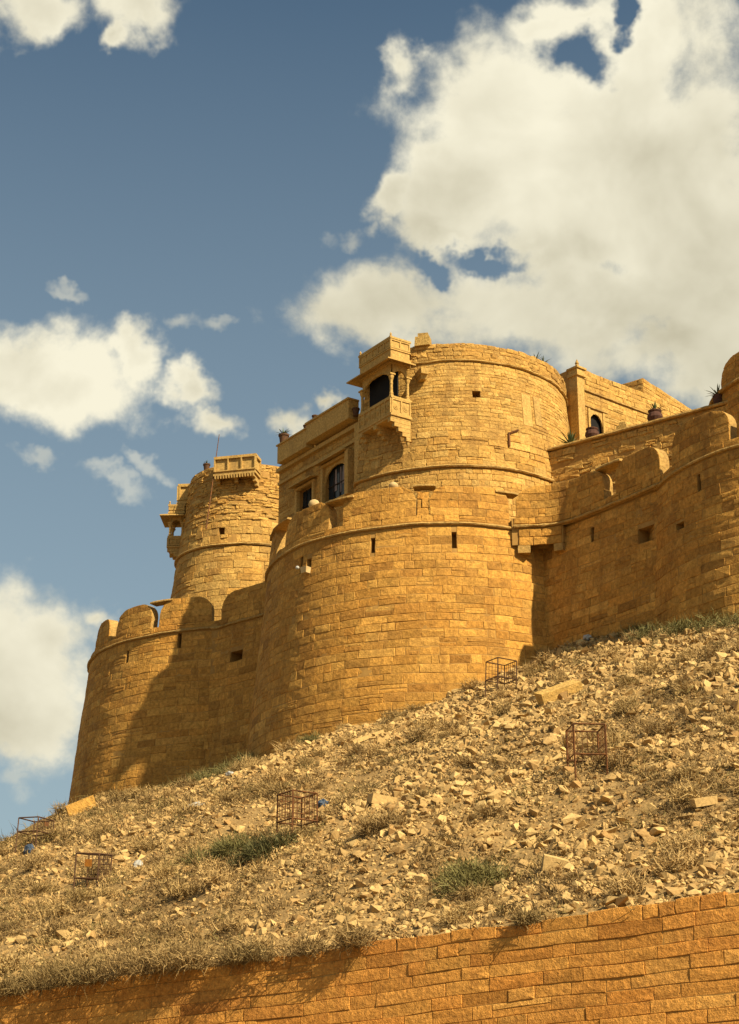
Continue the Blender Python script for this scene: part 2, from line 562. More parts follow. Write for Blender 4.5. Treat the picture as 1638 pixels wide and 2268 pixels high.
def ground_z(x, y, rough=True):
    x = np.asarray(x, float); y = np.asarray(y, float)
    sh = x.shape
    x = x.ravel(); y = y.ravel()
    dW = np.maximum((x - RW0[0]) * RWN[0] + (y - RW0[1]) * RWN[1], 0)
    sW = (x - RW0[0]) * RWT[0] + (y - RW0[1]) * RWT[1]
    zW = ret_top(np.clip(sW, -14, 36)) - 0.16
    dF = np.empty(len(x)); zF = np.empty(len(x))
    for i in range(0, len(x), 20000):
        q = slice(i, i + 20000)
        D = np.hypot(x[q, None] - FP[None, :, 0], y[q, None] - FP[None, :, 1])
        k = D.argmin(1)
        dF[q] = D.min(1)
        w = 1 / (D + 0.4) ** 3
        zF[q] = (w * FP[None, :, 2]).sum(1) / w.sum(1)
    t = dW / (dW + dF + 1e-6)
    z = zW + (zF - zW) * t ** 0.97
    # the hill rounds away beyond the left bastion
    z = z - 0.5 * 1.7 * np.log1p(np.exp((-x - 15.0) * 1.5)) / 1.5 * np.clip((y - 62) / 14, 0, 1)
    if rough:
        z = z + (fbm(x * 0.16, y * 0.16, 3) - 0.5) * 1.5 * np.minimum(1, np.minimum(dW / 5, dF / 4)) + (fbm(x * 0.8, y * 0.8, 3) - 0.5) * 0.3 * np.minimum(1, dW / 1.5)
    return z.reshape(sh)

def ground_hit(dx, dy):
    tx, tz = ray(dx, dy)
    Y = np.linspace(36, 110, 1500)
    g = ground_z(tx * Y, Y)
    zz = CAMZ + tz * Y
    ok = (tx * Y - RW0[0]) * RWN[0] + (Y - RW0[1]) * RWN[1] > 0.2
    hit = (g > zz) & ok
    k = int(np.argmax(hit)) if hit.any() else int(np.argmax(np.where(ok, g - zz, -99)))
    return np.array([tx * Y[k], Y[k], g[k]])

# ---- the ground sheet, the hillside
def build_ground():
    n = 40
    xs = np.linspace(-2500, 2500, n)
    X, Y = np.meshgrid(xs, xs, indexing='ij')
    V = np.stack([X.ravel(), Y.ravel(), np.zeros(n * n)], 1)
    i = np.arange(n * n).reshape(n, n)
    Q = np.stack([i[:-1, :-1], i[1:, :-1], i[1:, 1:], i[:-1, 1:]], -1).reshape(-1, 4)
    o = link('ground', mesh_np('ground', V, [Q], 'sand'))
    tag(o, 'flat sandy ground below the fort hill', kind='structure')
    sw = np.arange(-40, 46, 0.36); dw = np.concatenate([np.arange(0.02, 48, 0.30), np.arange(48, 80, 1.2)])
    A, B = np.meshgrid(sw, dw, indexing='ij')
    X = RW0[0] + RWT[0] * A + RWN[0] * B; Y = RW0[1] + RWT[1] * A + RWN[1] * B
    Z = ground_z(X, Y)
    V = np.stack([X.ravel(), Y.ravel(), Z.ravel()], 1)
    i = np.arange(A.size).reshape(A.shape)
    Q = np.stack([i[:-1, :-1], i[1:, :-1], i[1:, 1:], i[:-1, 1:]], -1).reshape(-1, 4)
    o = link('hillside', mesh_np('hillside', V, [Q], 'earth', smooth=True))
    tag(o, 'stony hillside between the retaining wall and the fort', kind='structure')
build_ground()

# ------------------------------------------------------------------ masonry
ring_q = np.array([[i, (i + 1) % 8, 8 + (i + 1) % 8, 8 + i] for i in range(8)] + [[8 + i, 8 + (i + 1) % 8, 16 + (i + 1) % 8, 16 + i] for i in range(8)])
ring_t = np.array([[16 + i, 16 + (i + 1) % 8, 24] for i in range(8)])

def edges(z0, z1, h, var=0.2):
    n = max(1, int(round((z1 - z0) / h)))
    w = 1 + var * (np.array([random.random() for _ in range(n)]) * 2 - 1)
    return z0 + np.concatenate([[0], np.cumsum(w / w.sum() * (z1 - z0))])

def masonry(parent, surf, zed, s0, s1, w, mat, openings=(), sL=None, sR=None, proud=(0.0, 0.026), gap=0.005,
            jit=0.018, split=0.1, nparts=300, vis=None, bevel=0.02, ground=True, tone=0.5, name='stone', restname='stone_courses', deep=0.05):
    cells = []
    fL = sL or (lambda z: s0); fR = sR or (lambda z: s1)
    for r in range(len(zed) - 1):
        za, zb = zed[r], zed[r + 1]
        lo = min(fL(za), fL(zb), fL((za + zb) / 2)); hi = max(fR(za), fR(zb), fR((za + zb) / 2))
        spans = [(lo, hi)]
        for (a, b, oz0, oz1) in openings:
            if min(zb, oz1) - max(za, oz0) > 0.3 * (zb - za):
                ns = []
                for (p, q) in spans:
                    if b <= p or a >= q:
                        ns.append((p, q))
                    else:
                        if a - p > 0.05: ns.append((p, a))
                        if q - b > 0.05: ns.append((b, q))
                spans = ns
        for (p, q) in spans:
            L = q - p
            ws = []
            while sum(ws) < L:
                ws.append(random.uniform(*w) * random.choice((0.6, 1, 1, 1.35)))
            ws = np.array(ws) * L / sum(ws)
            x = p
            for k in range(len(ws)):
                a, b = x, x + ws[k]; x = b
                firstL = sL is not None and k == 0 and abs(p - lo) < 1e-6
                lastR = sR is not None and k == len(ws) - 1 and abs(q - hi) < 1e-6
                parts = [(za, zb)]
                if random.random() < split and zb - za > 0.2:
                    m = za + (zb - za) * random.uniform(0.35, 0.65); parts = [(za, m), (m, zb)]
                for (c, e) in parts:
                    m = (c + e) / 2
                    aL = [fL(c), fL(m), fL(e)] if firstL else [a, a, a]
                    bR = [fR(c), fR(m), fR(e)] if lastR else [b, b, b]
                    if bR[2] - aL[2] < 0.04 and bR[0] - aL[0] < 0.04:
                        continue
                    gg = gap * random.choice((0.6, 1, 1, 1.5))
                    for i in range(3):
                        aL[i] += gg; bR[i] -= gg
                        if bR[i] < aL[i] + 0.01:
                            bR[i] = aL[i] = (aL[i] + bR[i]) / 2
                    c2, e2 = c + gg, e - gg
                    cells.append([(aL[0], c2), ((aL[0] + bR[0]) / 2, c2), (bR[0], c2), (bR[1], m), (bR[2], e2), ((aL[2] + bR[2]) / 2, e2), (aL[2], e2), (aL[1], m)])
    if not cells:
        return
    R = np.array(cells)                                        # M,8,2
    M = len(R)
    half = np.maximum((R.max(1) - R.min(1)) / 2, 0.02)
    j = RNG.uniform(-1, 1, (M, 8, 2)) * np.minimum(jit, half[:, None, :] * 0.25)
    R = R + j
    ctr = R.mean(1)
    bev = np.minimum(bevel, half * 0.5)
    In = ctr[:, None] + (R - ctr[:, None]) * (1 - (bev / half)[:, None, :])
    pr = RNG.uniform(proud[0], proud[1], (M, 1)) + RNG.uniform(-1, 1, (M, 8)) * (proud[1] - proud[0]) * 0.3
    A = surf.P(R[..., 0], R[..., 1], -deep)
    B = surf.P(R[..., 0], R[..., 1], pr - bev.mean(1)[:, None] * 0.8)
    C = surf.P(In[..., 0], In[..., 1], pr)
    E = surf.P(ctr[:, 0], ctr[:, 1], pr.mean(1) + RNG.uniform(-0.006, 0.018, M))[:, None]
    V = np.concatenate([A, B, C, E], 1)                        # M,25,3
    mid = V.mean(1)
    keep = np.ones(M, bool)
    if ground:
        keep = V[:, :, 2].max(1) > ground_z(mid[:, 0], mid[:, 1]) - 0.2
    px, py, D = project(B[:, [0, 2, 4, 6]])
    area = 0.5 * np.abs(sum(px[:, i] * py[:, (i + 1) % 4] - px[:, (i + 1) % 4] * py[:, i] for i in range(4)))
    fc = surf.facing(ctr[:, 0], ctr[:, 1])
    inside = (px.mean(1) > -5) & (px.mean(1) < 1643) & (py.mean(1) > 0) & (py.mean(1) < 2275)
    area = np.where(inside & (fc > 0), area, 0)
    if vis is not None:
        area = np.where((ctr[:, 0] > vis[0]) & (ctr[:, 0] < vis[1]), area, 0)
    tint = np.stack([np.clip(RNG.normal(tone, 0.28, M), 0, 1), np.clip(RNG.normal(0.5, 0.22, M), 0, 1), RNG.random(M)], 1)
    V = V[keep]; area = area[keep]; tint = tint[keep]; mid = mid[keep]
    M = len(V)
    order = np.argsort(-area)
    npart = min(nparts, int((area > 25).sum()))
    for k in order[:npart]:
        me = mesh_np(name, V[k] - mid[k], [ring_q, ring_t], mat, np.repeat(tint[k][None], 25, 0))
        link(name, me, parent, mid[k])
    rest = order[npart:]
    if len(rest):
        o = mid[rest].mean(0)
        vv = (V[rest] - o).reshape(-1, 3)
        base = (np.arange(len(rest)) * 25)[:, None, None]
        me = mesh_np(restname, vv, [(ring_q[None] + base).reshape(-1, 4), (ring_t[None] + base).reshape(-1, 3)], mat, np.repeat(tint[rest], 25, 0))
        ob = link(restname, me, parent, o)
        ob['kind'] = 'stuff'

def backing(parent, surf, s0, s1, z0, z1, mat='mortar', openings=(), d0=-0.004, thick=None, name='wall_core', ds=0.5, dz=1.0, cap=True, odepth=0.55, recess_mat='painted_dark_interior'):
    """body behind the stones with real recesses at the openings"""
    n = max(2, int((s1 - s0) / ds) + 1)
    se = sorted(set(list(np.linspace(s0, s1, n)) + [v for o in openings for v in o[:2]]))
    ze = sorted(set(list(np.linspace(z0, z1, max(2, int((z1 - z0) / dz) + 1))) + [v for o in openings for v in o[2:4]]))
    se = np.array([v for v in se if s0 <= v <= s1]); ze = np.array([v for v in ze if z0 <= v <= z1])
    G = surf.P(se[:, None], ze[None, :], d0)
    V = [G.reshape(-1, 3)]
    idx = np.arange(len(se) * len(ze)).reshape(len(se), len(ze))
    Q = []
    for i in range(len(se) - 1):
        for k in range(len(ze) - 1):
            sc, zc = (se[i] + se[i + 1]) / 2, (ze[k] + ze[k + 1]) / 2
            if any(o[0] < sc < o[1] and o[2] < zc < o[3] for o in openings):
                continue
            Q.append((idx[i, k], idx[i + 1, k], idx[i + 1, k + 1], idx[i, k + 1]))
    nb = len(V[0])
    for (a, b, c, e) in openings:
        f = surf.P(np.array([a, b, b, a]), np.array([c, c, e, e]), d0)
        r = surf.P(np.array([a, b, b, a]), np.array([c, c, e, e]), d0 - odepth)
        V += [f, r]
        for i in range(4):
            k = (i + 1) % 4
            Q.append((nb + k, nb + i, nb + 4 + i, nb + 4 + k))
        Q.append((nb + 4, nb + 5, nb + 6, nb + 7))
        nb += 8
    if thick:
        H = surf.P(se[:, None], ze[None, :], d0 - thick); V.append(H.reshape(-1, 3))
        jd = idx + nb
        for i in range(len(se) - 1):
            for k in range(len(ze) - 1):
                Q.append((jd[i, k + 1], jd[i + 1, k + 1], jd[i + 1, k], jd[i, k]))
            Q.append((idx[i, -1], idx[i + 1, -1], jd[i + 1, -1], jd[i, -1]))
        for k in range(len(ze) - 1):
            Q.append((jd[0, k], idx[0, k], idx[0, k + 1], jd[0, k + 1]))
            Q.append((idx[-1, k], jd[-1, k], jd[-1, k + 1], idx[-1, k + 1]))
    groups = [np.array(Q)]
    V = np.vstack(V)
    if cap and not thick:
        c = V[idx[:, -1]].mean(0)
        V = np.vstack([V, c[None]])
        m = len(V) - 1
        groups.append(np.array([(idx[i, -1], idx[i + 1, -1], m) for i in range(len(se) - 1)]))
    o = V.mean(0)
    return link(name, mesh_np(name, V - o, groups, mat), parent, o)

def sweep(parent, surf, s0, s1, prof, mat, name, ds=0.25, wob=0.012):
    """moulding: prof = list of (depth, z) counter-clockwise looking along +s"""
    ss = np.linspace(s0, s1, max(2, int((s1 - s0) / ds)))
    m = len(prof)
    V = []
    for (d, z) in prof:
        V.append(surf.P(ss, z + RNG.uniform(-wob, wob, len(ss)), d + RNG.uniform(-wob, wob, len(ss))))
    V = np.stack(V, 1)                                          # n,m,3
    n = len(ss)
    idx = np.arange(n * m).reshape(n, m)
    Q = []
    for k in range(m):
        k2 = (k + 1) % m
        Q.append(np.stack([idx[:-1, k], idx[1:, k], idx[1:, k2], idx[:-1, k2]], -1))
    Q = np.concatenate(Q)
    V = V.reshape(-1, 3); o = V.mean(0)
    groups = [Q, idx[0][::-1][None], idx[-1][None]]
    return link(name, mesh_np(name, V - o, groups, mat), parent, o)

STRING = [(-0.06, -0.05), (0.11, -0.05), (0.15, 0.0), (0.12, 0.06), (-0.06, 0.11)]
def string_course(parent, surf, s0, s1, z, mat='coping', k=1.0, name='string_course'):
    return sweep(parent, surf, s0, s1, [(d * k if d > 0 else d, z + q * k) for d, q in STRING], mat, name)

def merlon(parent, surf, s0, s1, z0, z1, rl, rr, mat='bastion_sandstone', thick=0.55, row=0.42, wst=(0.5, 1.1), label=None, nparts=40):
    rl = min(rl, (s1 - s0) * 0.45); rr = min(rr, (s1 - s0) * 0.45)
    def arc(r, z):
        if r <= 0 or z < z1 - r: return 0.0
        u = min(1.0, (z - (z1 - r)) / r)
        return r * (1 - math.sqrt(max(0, 1 - u * u)))
    fL = lambda z: s0 + arc(rl, z)
    fR = lambda z: s1 - arc(rr, z)
    rm = max(rl, rr, 0.05)
    ze = np.concatenate([np.linspace(z0, z1 - rm, 4), z1 - rm + rm * np.sin(np.linspace(0.12, 1, 9) * math.pi / 2)])
    ns = max(5, int((s1 - s0) / 0.3))
    SS = np.array([np.linspace(fL(z), fR(z), ns) for z in ze]); ZZ = np.repeat(ze[:, None], ns, 1)
    F = surf.P(SS, ZZ, -0.015); Bk = surf.P(SS, ZZ, -thick)
    m = len(ze)
    idx = np.arange(m * ns).reshape(m, ns); jd = idx + m * ns
    Q = []
    for i in range(m - 1):
        for k in range(ns - 1):
            Q.append((idx[i, k], idx[i, k + 1], idx[i + 1, k + 1], idx[i + 1, k]))
            Q.append((jd[i + 1, k], jd[i + 1, k + 1], jd[i, k + 1], jd[i, k]))
        Q.append((jd[i, 0], idx[i, 0], idx[i + 1, 0], jd[i + 1, 0]))
        Q.append((idx[i, -1], jd[i, -1], jd[i + 1, -1], idx[i + 1, -1]))
    for k in range(ns - 1):
        Q.append((idx[-1, k], idx[-1, k + 1], jd[-1, k + 1], jd[-1, k]))
    V = np.vstack([F.reshape(-1, 3), Bk.reshape(-1, 3)])
    o = V.mean(0)
    mo = link('merlon', mesh_np('merlon', V - o, [np.array(Q)], 'coping'), parent, o)
    if label: mo['label'] = label
    masonry(mo, surf, edges(z0, z1, row, 0.15), s0, s1, wst, mat, sL=fL, sR=fR, proud=(0.0, 0.018), ground=False, nparts=nparts, bevel=0.012, gap=0.004, split=0.05)
    return mo

def slab(parent, surf, s0, s1, z, h=0.12, out=0.16, inn=0.5, name='lintel_slab', mat='coping', seed=0):
    """flat hood stone over an embrasure, swollen in the middle"""
    m = MB()
    n = 7
    P = []
    for i in range(n):
        t = i / (n - 1); k = math.sin(math.pi * (0.2 + 0.6 * t)) * random.uniform(0.85, 1.1)
        s = s0 + (s1 - s0) * t
        for (d, zz) in ((-inn, -h / 2), (out * k, -h / 2 * 0.8), (out * k * 1.05, h * 0.1), (out * 0.6 * k, h / 2 * (0.6 + 0.5 * k)), (-inn, h / 2)):
            p = surf.P(s, z + zz, d); P.append(p)
    F = []
    for i in range(n - 1):
        for k in range(5):
            k2 = (k + 1) % 5
            F.append((i * 5 + k, (i + 1) * 5 + k, (i + 1) * 5 + k2, i * 5 + k2))
    F.append(tuple(range(4, -1, -1))); F.append(tuple((n - 1) * 5 + k for k in range(5)))
    m.add(P, F)
    V = np.array(m.v); o = V.mean(0)
    me = bpy.data.meshes.new(name); me.from_pydata([tuple(p) for p in V - o], [], m.f); me.update()
    me.materials.append(MATS[mat])
    return link(name, me, parent, o)

def opening_at(surf, dx, dy, w, h, z=28.0):
    s, zc = surf.locate(dx, dy, z)
    return (s - w / 2, s + w / 2, zc - h / 2, zc + h / 2)

Z_BASE = 28.72; Z_M0 = 29.02; Z_M1 = 30.5

# ---- retaining wall in the foreground
def build_retaining():
    t = empty('retaining_wall', (RW0[0] + 8 * RWT[0], RW0[1] + 8 * RWT[1], 0), 'long tawny sandstone block retaining wall along the foot of the rubble slope', 'wall')
    backing(t, surf_ret, 0, surf_ret.len, -0.2, 5.9, thick=0.7, d0=-0.006, dz=0.5)
    zed = edges(2.0, 5.69, 0.295, 0.08)
    masonry(t, surf_ret, zed, 0.3, surf_ret.len - 0.3, (0.55, 1.5), 'retaining_sandstone', proud=(0.0, 0.03), gap=0.005, jit=0.008, split=0.03, bevel=0.012, ground=False)
    # uneven topmost course
    s = 0.3
    while s < surf_ret.len - 1:
        w = random.uniform(0.6, 1.5); h = random.uniform(0.27, 0.34)
        masonry(t, surf_ret, [5.69, 5.69 + h], s, s + w, (w, w), 'retaining_sandstone', proud=(0.0, 0.03), jit=0.02, split=0, bevel=0.02, ground=False, nparts=1, name='cap_stone', deep=0.6, restname='cap_stone')
        s += w
build_retaining()

# ---- middle bastion
def build_mid():
    t = empty('bastion', (C_MID[0], C_MID[1], 20), 'broad sunlit golden round bastion in the middle with round-shouldered battlements', 'bastion')
    sa = lambda dx, z=29.5: surf_mid.s_at(dx, z)
    ops = [opening_at(surf_mid, 826, 1209, 0.22, 0.75), opening_at(surf_mid, 1007, 1197, 0.22, 0.78), opening_at(surf_mid, 668, 1252, 0.2, 0.85),
           opening_at(surf_mid, 685, 1248, 0.32, 0.42), opening_at(surf_mid, 860, 1133, 0.1, 0.12)]
    ops = ops[:4]
    sR = sm(surf_mid, 46, R_MID)
    backing(t, surf_mid, 0, surf_mid.len, 16.0, Z_STR + 0.3, openings=ops)
    sl0 = sm(surf_mid, -112, R_MID)
    masonry(t, surf_mid, edges(17.5, Z_STR - 0.12, 0.40, 0.16), sl0, sR, (0.42, 1.25), 'bastion_sandstone', openings=ops, proud=(0.0, 0.024), split=0.08, tone=0.45)
    string_course(t, surf_mid, sl0, sm(surf_mid, 24.5, R_MID), Z_STR)
    masonry(t, surf_mid, [Z_BASE, Z_M0], sl0, sm(surf_mid, 23, R_MID), (0.5, 1.1), 'bastion_sandstone', ground=False, nparts=30, name='base_stone', restname='base_course', proud=(0.0, 0.03))
    ring = [(560, 608, 0.7, 0.0), (634, 730, 0.8, 0.75), (760, 922, 0.35, 0.8), (953, 1128, 0.8, 0.55)]
    for (a, b, rl, rr) in ring:
        merlon(t, surf_mid, sa(a), sa(b), Z_M0, Z_M1, rl, rr)
    a0 = sa(560) - 2.0
    merlon(t, surf_mid, a0 - 1.6, a0, Z_M0, Z_M1, 0.7, 0.7)
    # blocked embrasure between the last two merlons
    masonry(t, surf_mid, edges(Z_M0, Z_M1 - 0.25, 0.4), sa(924), sa(951), (0.4, 0.8), 'bastion_sandstone', ground=False, proud=(-0.12, -0.06), deep=0.35, nparts=12, name='infill_stone', restname='infill')
    slab(t, surf_mid, sa(722), sa(784), Z_M1 - 0.16, 0.13, 0.26)
    slab(t, surf_mid, sa(915), sa(966), Z_M1 - 0.02, 0.11, 0.12)
    slab(t, surf_mid, sa(1100), sa(1152), Z_M1 - 0.14, 0.11, 0.12)
    slab(t, surf_mid, sa(598), sa(636), Z_M1 - 0.08, 0.11, 0.16)
    # little lamp bracket below the niche
    s, z = surf_mid.locate(684, 1266)
    m = MB(); c = surf_mid.P(s, z, 0.15); m.box((0, 0, 0), (0.3, 0.34, 0.28), top=(0.36, 0.4), rz=-0.7)
    ob = m.build('niche_sill', 'pale_stone'); ob.parent = t; ob.location = c - ORG[t.name]
    return t
bastion_mid = build_mid()

# ---- curtain with the bridged corner
def build_curtain():
    t = empty('curtain_wall', (10.0, 73.5, 21), 'shaded stretch of fort wall between the two nearer bastions with bridged corner', 'wall')
    ops = [opening_at(surf_curt, 1313, 1187, 0.2, 0.8), opening_at(surf_curt, 1432, 1186, 0.95, 0.75)]
    backing(t, surf_curt, 0, surf_curt.len, 18, Z_STR + 0.25, openings=ops, thick=3.0, odepth=0.7)
    masonry(t, surf_curt, edges(19.5, Z_STR - 0.12, 0.4, 0.16), 0.6, surf_curt.len, (0.42, 1.2), 'bastion_sandstone', openings=ops, proud=(0.0, 0.03), tone=0.5, nparts=300)
    # bridge over the corner, carrying the parapet
    sb = lambda dx, z=28.0: surf_bridge.s_at(dx, z)
    b0, b1 = sb(1150), sb(1246)
    backing(t, surf_bridge, b0 - 0.3, b1 + 0.03, 27.75, Z_STR - 0.1, thick=0.6, name='bridge_core', d0=-0.03)
    backing(t, surf_bridge, b0 - 0.3, surf_bridge.len - 0.1, Z_STR - 0.098, Z_M0, thick=0.6, name='parapet_core', d0=-0.03)
    masonry(t, surf_bridge, [27.72, 28.1, Z_STR - 0.1], b0, b1, (0.6, 1.1), 'bastion_sandstone', ground=False, proud=(0.0, 0.04), nparts=20, name='bridge_stone', restname='bridge_course')
    m = MB()
    for (a, b) in ((b0 - 0.05, b0 + 0.5), (b1 - 0.42, b1 + 0.02)):
        P = [surf_bridge.P(s, z, d) for z in (27.38, 27.715) for (s, d) in ((a, 0.0), (b, 0.0), (b, -0.7), (a, -0.7))]
        mm = MB().add(P, [(3, 2, 1, 0), (4, 5, 6, 7), (0, 1, 5, 4), (1, 2, 6, 5), (2, 3, 7, 6), (3, 0, 4, 7)])
        o = np.array(mm.v).mean(0)
        me = bpy.data.meshes.new('corbel'); me.from_pydata([tuple(p) for p in np.array(mm.v) - o], [], mm.f); me.materials.append(MATS['coping'])
        link('corbel', me, t, o)
    string_course(t, surf_bridge, sb(1140), surf_bridge.len, Z_STR)
    masonry(t, surf_bridge, [Z_BASE, Z_M0], sb(1140), surf_bridge.len, (0.5, 1.1), 'bastion_sandstone', ground=False, nparts=14, name='base_stone', restname='base_course', proud=(0.0, 0.03))
    merlon(t, surf_bridge, sb(1143, 29.5), sb(1338, 29.5), Z_M0, Z_M1, 0.85, 0.7, label='battlement tooth half in sun and half in shade')
    merlon(t, surf_bridge, sb(1364, 29.5), sb(1476, 29.5), Z_M0, Z_M1, 0.8, 0.8)
    slab(t, surf_bridge, sb(1322, 30.3), sb(1376, 30.3), Z_M1 - 0.02, 0.14, 0.14)
    return t
curtain = build_curtain()

# ---- right bastion
def build_right():
    t = empty('bastion', (C_RIGHT[0], C_RIGHT[1], 20), 'round bastion at the right edge, its near flank in shade', 'bastion')
    ops = [opening_at(surf_right, 1550, 1070, 0.2, 0.75), opening_at(surf_right, 1507, 1168, 0.55, 0.4)]
    backing(t, surf_right, 0, surf_right.len, 17, Z_STR + 0.3, openings=ops, odepth=0.4)
    a, b = sm(surf_right, -98, R_RIGHT), sm(surf_right, 25, R_RIGHT)
    masonry(t, surf_right, edges(18.5, Z_STR - 0.12, 0.4, 0.16), a, b, (0.42, 1.2), 'bastion_sandstone', openings=ops, proud=(0.0, 0.035), nparts=300)
    string_course(t, surf_right, sm(surf_right, -88, R_RIGHT), b, Z_STR)
    masonry(t, surf_right, [Z_BASE, Z_M0], sm(surf_right, -86, R_RIGHT), b, (0.5, 1.1), 'bastion_sandstone', ground=False, nparts=14, name='base_stone', restname='base_course', proud=(0.0, 0.03))
    s0 = surf_right.s_at(1489, 29.5); s1 = surf_right.s_at(1616, 29.5)
    merlon(t, surf_right, s0, s1, Z_M0, Z_M1 + 0.1, 0.85, 0.85)
    merlon(t, surf_right, s1 + 0.55, s1 + 3.0, Z_M0, Z_M1 + 0.1, 0.85, 0.85)
    merlon(t, surf_right, s1 + 3.6, s1 + 6.0, Z_M0, Z_M1 + 0.1, 0.85, 0.85)
    return t
build_right()

# ---- left bastion
def build_left():
    t = empty('bastion', (C_LEFT[0], C_LEFT[1], 19), 'farther round bastion on the left, crossed by a slanting shadow', 'bastion')
    ops = [opening_at(surf_left, 282, 1458, 0.2, 0.85), opening_at(surf_left, 398, 1421, 0.22, 0.85)]
    backing(t, surf_left, 0, surf_left.len, 14.5, Z_STR + 0.3, openings=ops)
    a, b = sm(surf_left, -112, R_LEFT), sm(surf_left, 2, R_LEFT)
    masonry(t, surf_left, edges(15.6, Z_STR - 0.12, 0.40, 0.16), a, b, (0.42, 1.2), 'bastion_sandstone', openings=ops, proud=(0.0, 0.024), nparts=300, tone=0.5)
    string_course(t, surf_left, a, sm(surf_left, -6, R_LEFT), Z_STR)
    masonry(t, surf_left, [Z_BASE, Z_M0], a, sm(surf_left, -7, R_LEFT), (0.5, 1.1), 'bastion_sandstone', ground=False, nparts=30, name='base_stone', restname='base_course', proud=(0.0, 0.03))
    sa = lambda dx: surf_left.s_at(dx, 29.6)
    s1 = sa(243)
    for (p, q) in ((s1 - 2.2, s1), (sa(259), sa(336)), (sa(354), sa(470))):
        merlon(t, surf_left, p, q, Z_M0, Z_M1, 0.85, 0.8)
    slab(t, surf_left, sa(330), sa(380), Z_M1 - 0.03, 0.12, 0.12)
    return t
build_left()

def build_left_curtain():
    t = empty('curtain_wall', (-6.0, 89.0, 20), 'short shaded fort wall joining the left bastion to the middle bastion', 'wall')
    ops = [opening_at(surf_cl, 524, 1455, 0.9, 0.6)]
    backing(t, surf_cl, 0.3, surf_cl.len, 15.5, Z_STR + 0.25, openings=ops, thick=2.5, odepth=0.8)
    masonry(t, surf_cl, edges(17.3, Z_STR - 0.12, 0.4, 0.16), 0.4, surf_cl.len - 0.5, (0.42, 1.2), 'bastion_sandstone', openings=ops, nparts=160)
    string_course(t, surf_cl, 0.3, surf_cl.len, Z_STR)
    masonry(t, surf_cl, [Z_BASE, Z_M0], 0.5, surf_cl.len - 0.3, (0.5, 1.1), 'bastion_sandstone', ground=False, nparts=8, name='base_stone', restname='base_course', proud=(0.0, 0.03))
    s0 = surf_cl.s_at(492, 29.6)
    merlon(t, surf_cl, s0, min(s0 + 3.6, surf_cl.len - 0.2), Z_M0, Z_M1, 0.85, 0.5)
build_left_curtain()

# ------------------------------------------------------------------ upper fort
C_T, R_T, Z_T = (4.2, 84.7), 6.35, 32.8
_arc = circle(C_T, R_T, -50, 150, 121)
_lw = np.stack([np.linspace(0.6, _arc[0, 0], 24, endpoint=False), np.linspace(93.0, _arc[0, 1], 24, endpoint=False)], 1)
_bk = np.linspace(_arc[-1], (0.6, 93.0), 14)[1:]
surf_tower = Surf(np.vstack([_lw, _arc, _bk]), Z_T, 0.095, wav=0.08)
T_L0 = float(np.hypot(*(_arc[0] - _lw[0])))
surf_tpar = Surf(surf_tower.P(surf_tower.s, np.full(len(surf_tower.s), 38.5), 0.02)[:, :2], 38.5, 0.0, wav=0.04)
def ts(deg):
    return T_L0 + math.radians(deg + 50) * R_T
C_T2, R_T2, Z_T2 = (-7.2, 100.0), 4.05, 35.1
surf_t2 = Surf(circle(C_T2, R_T2, n=121), Z_T2, 0.13, wav=0.06)

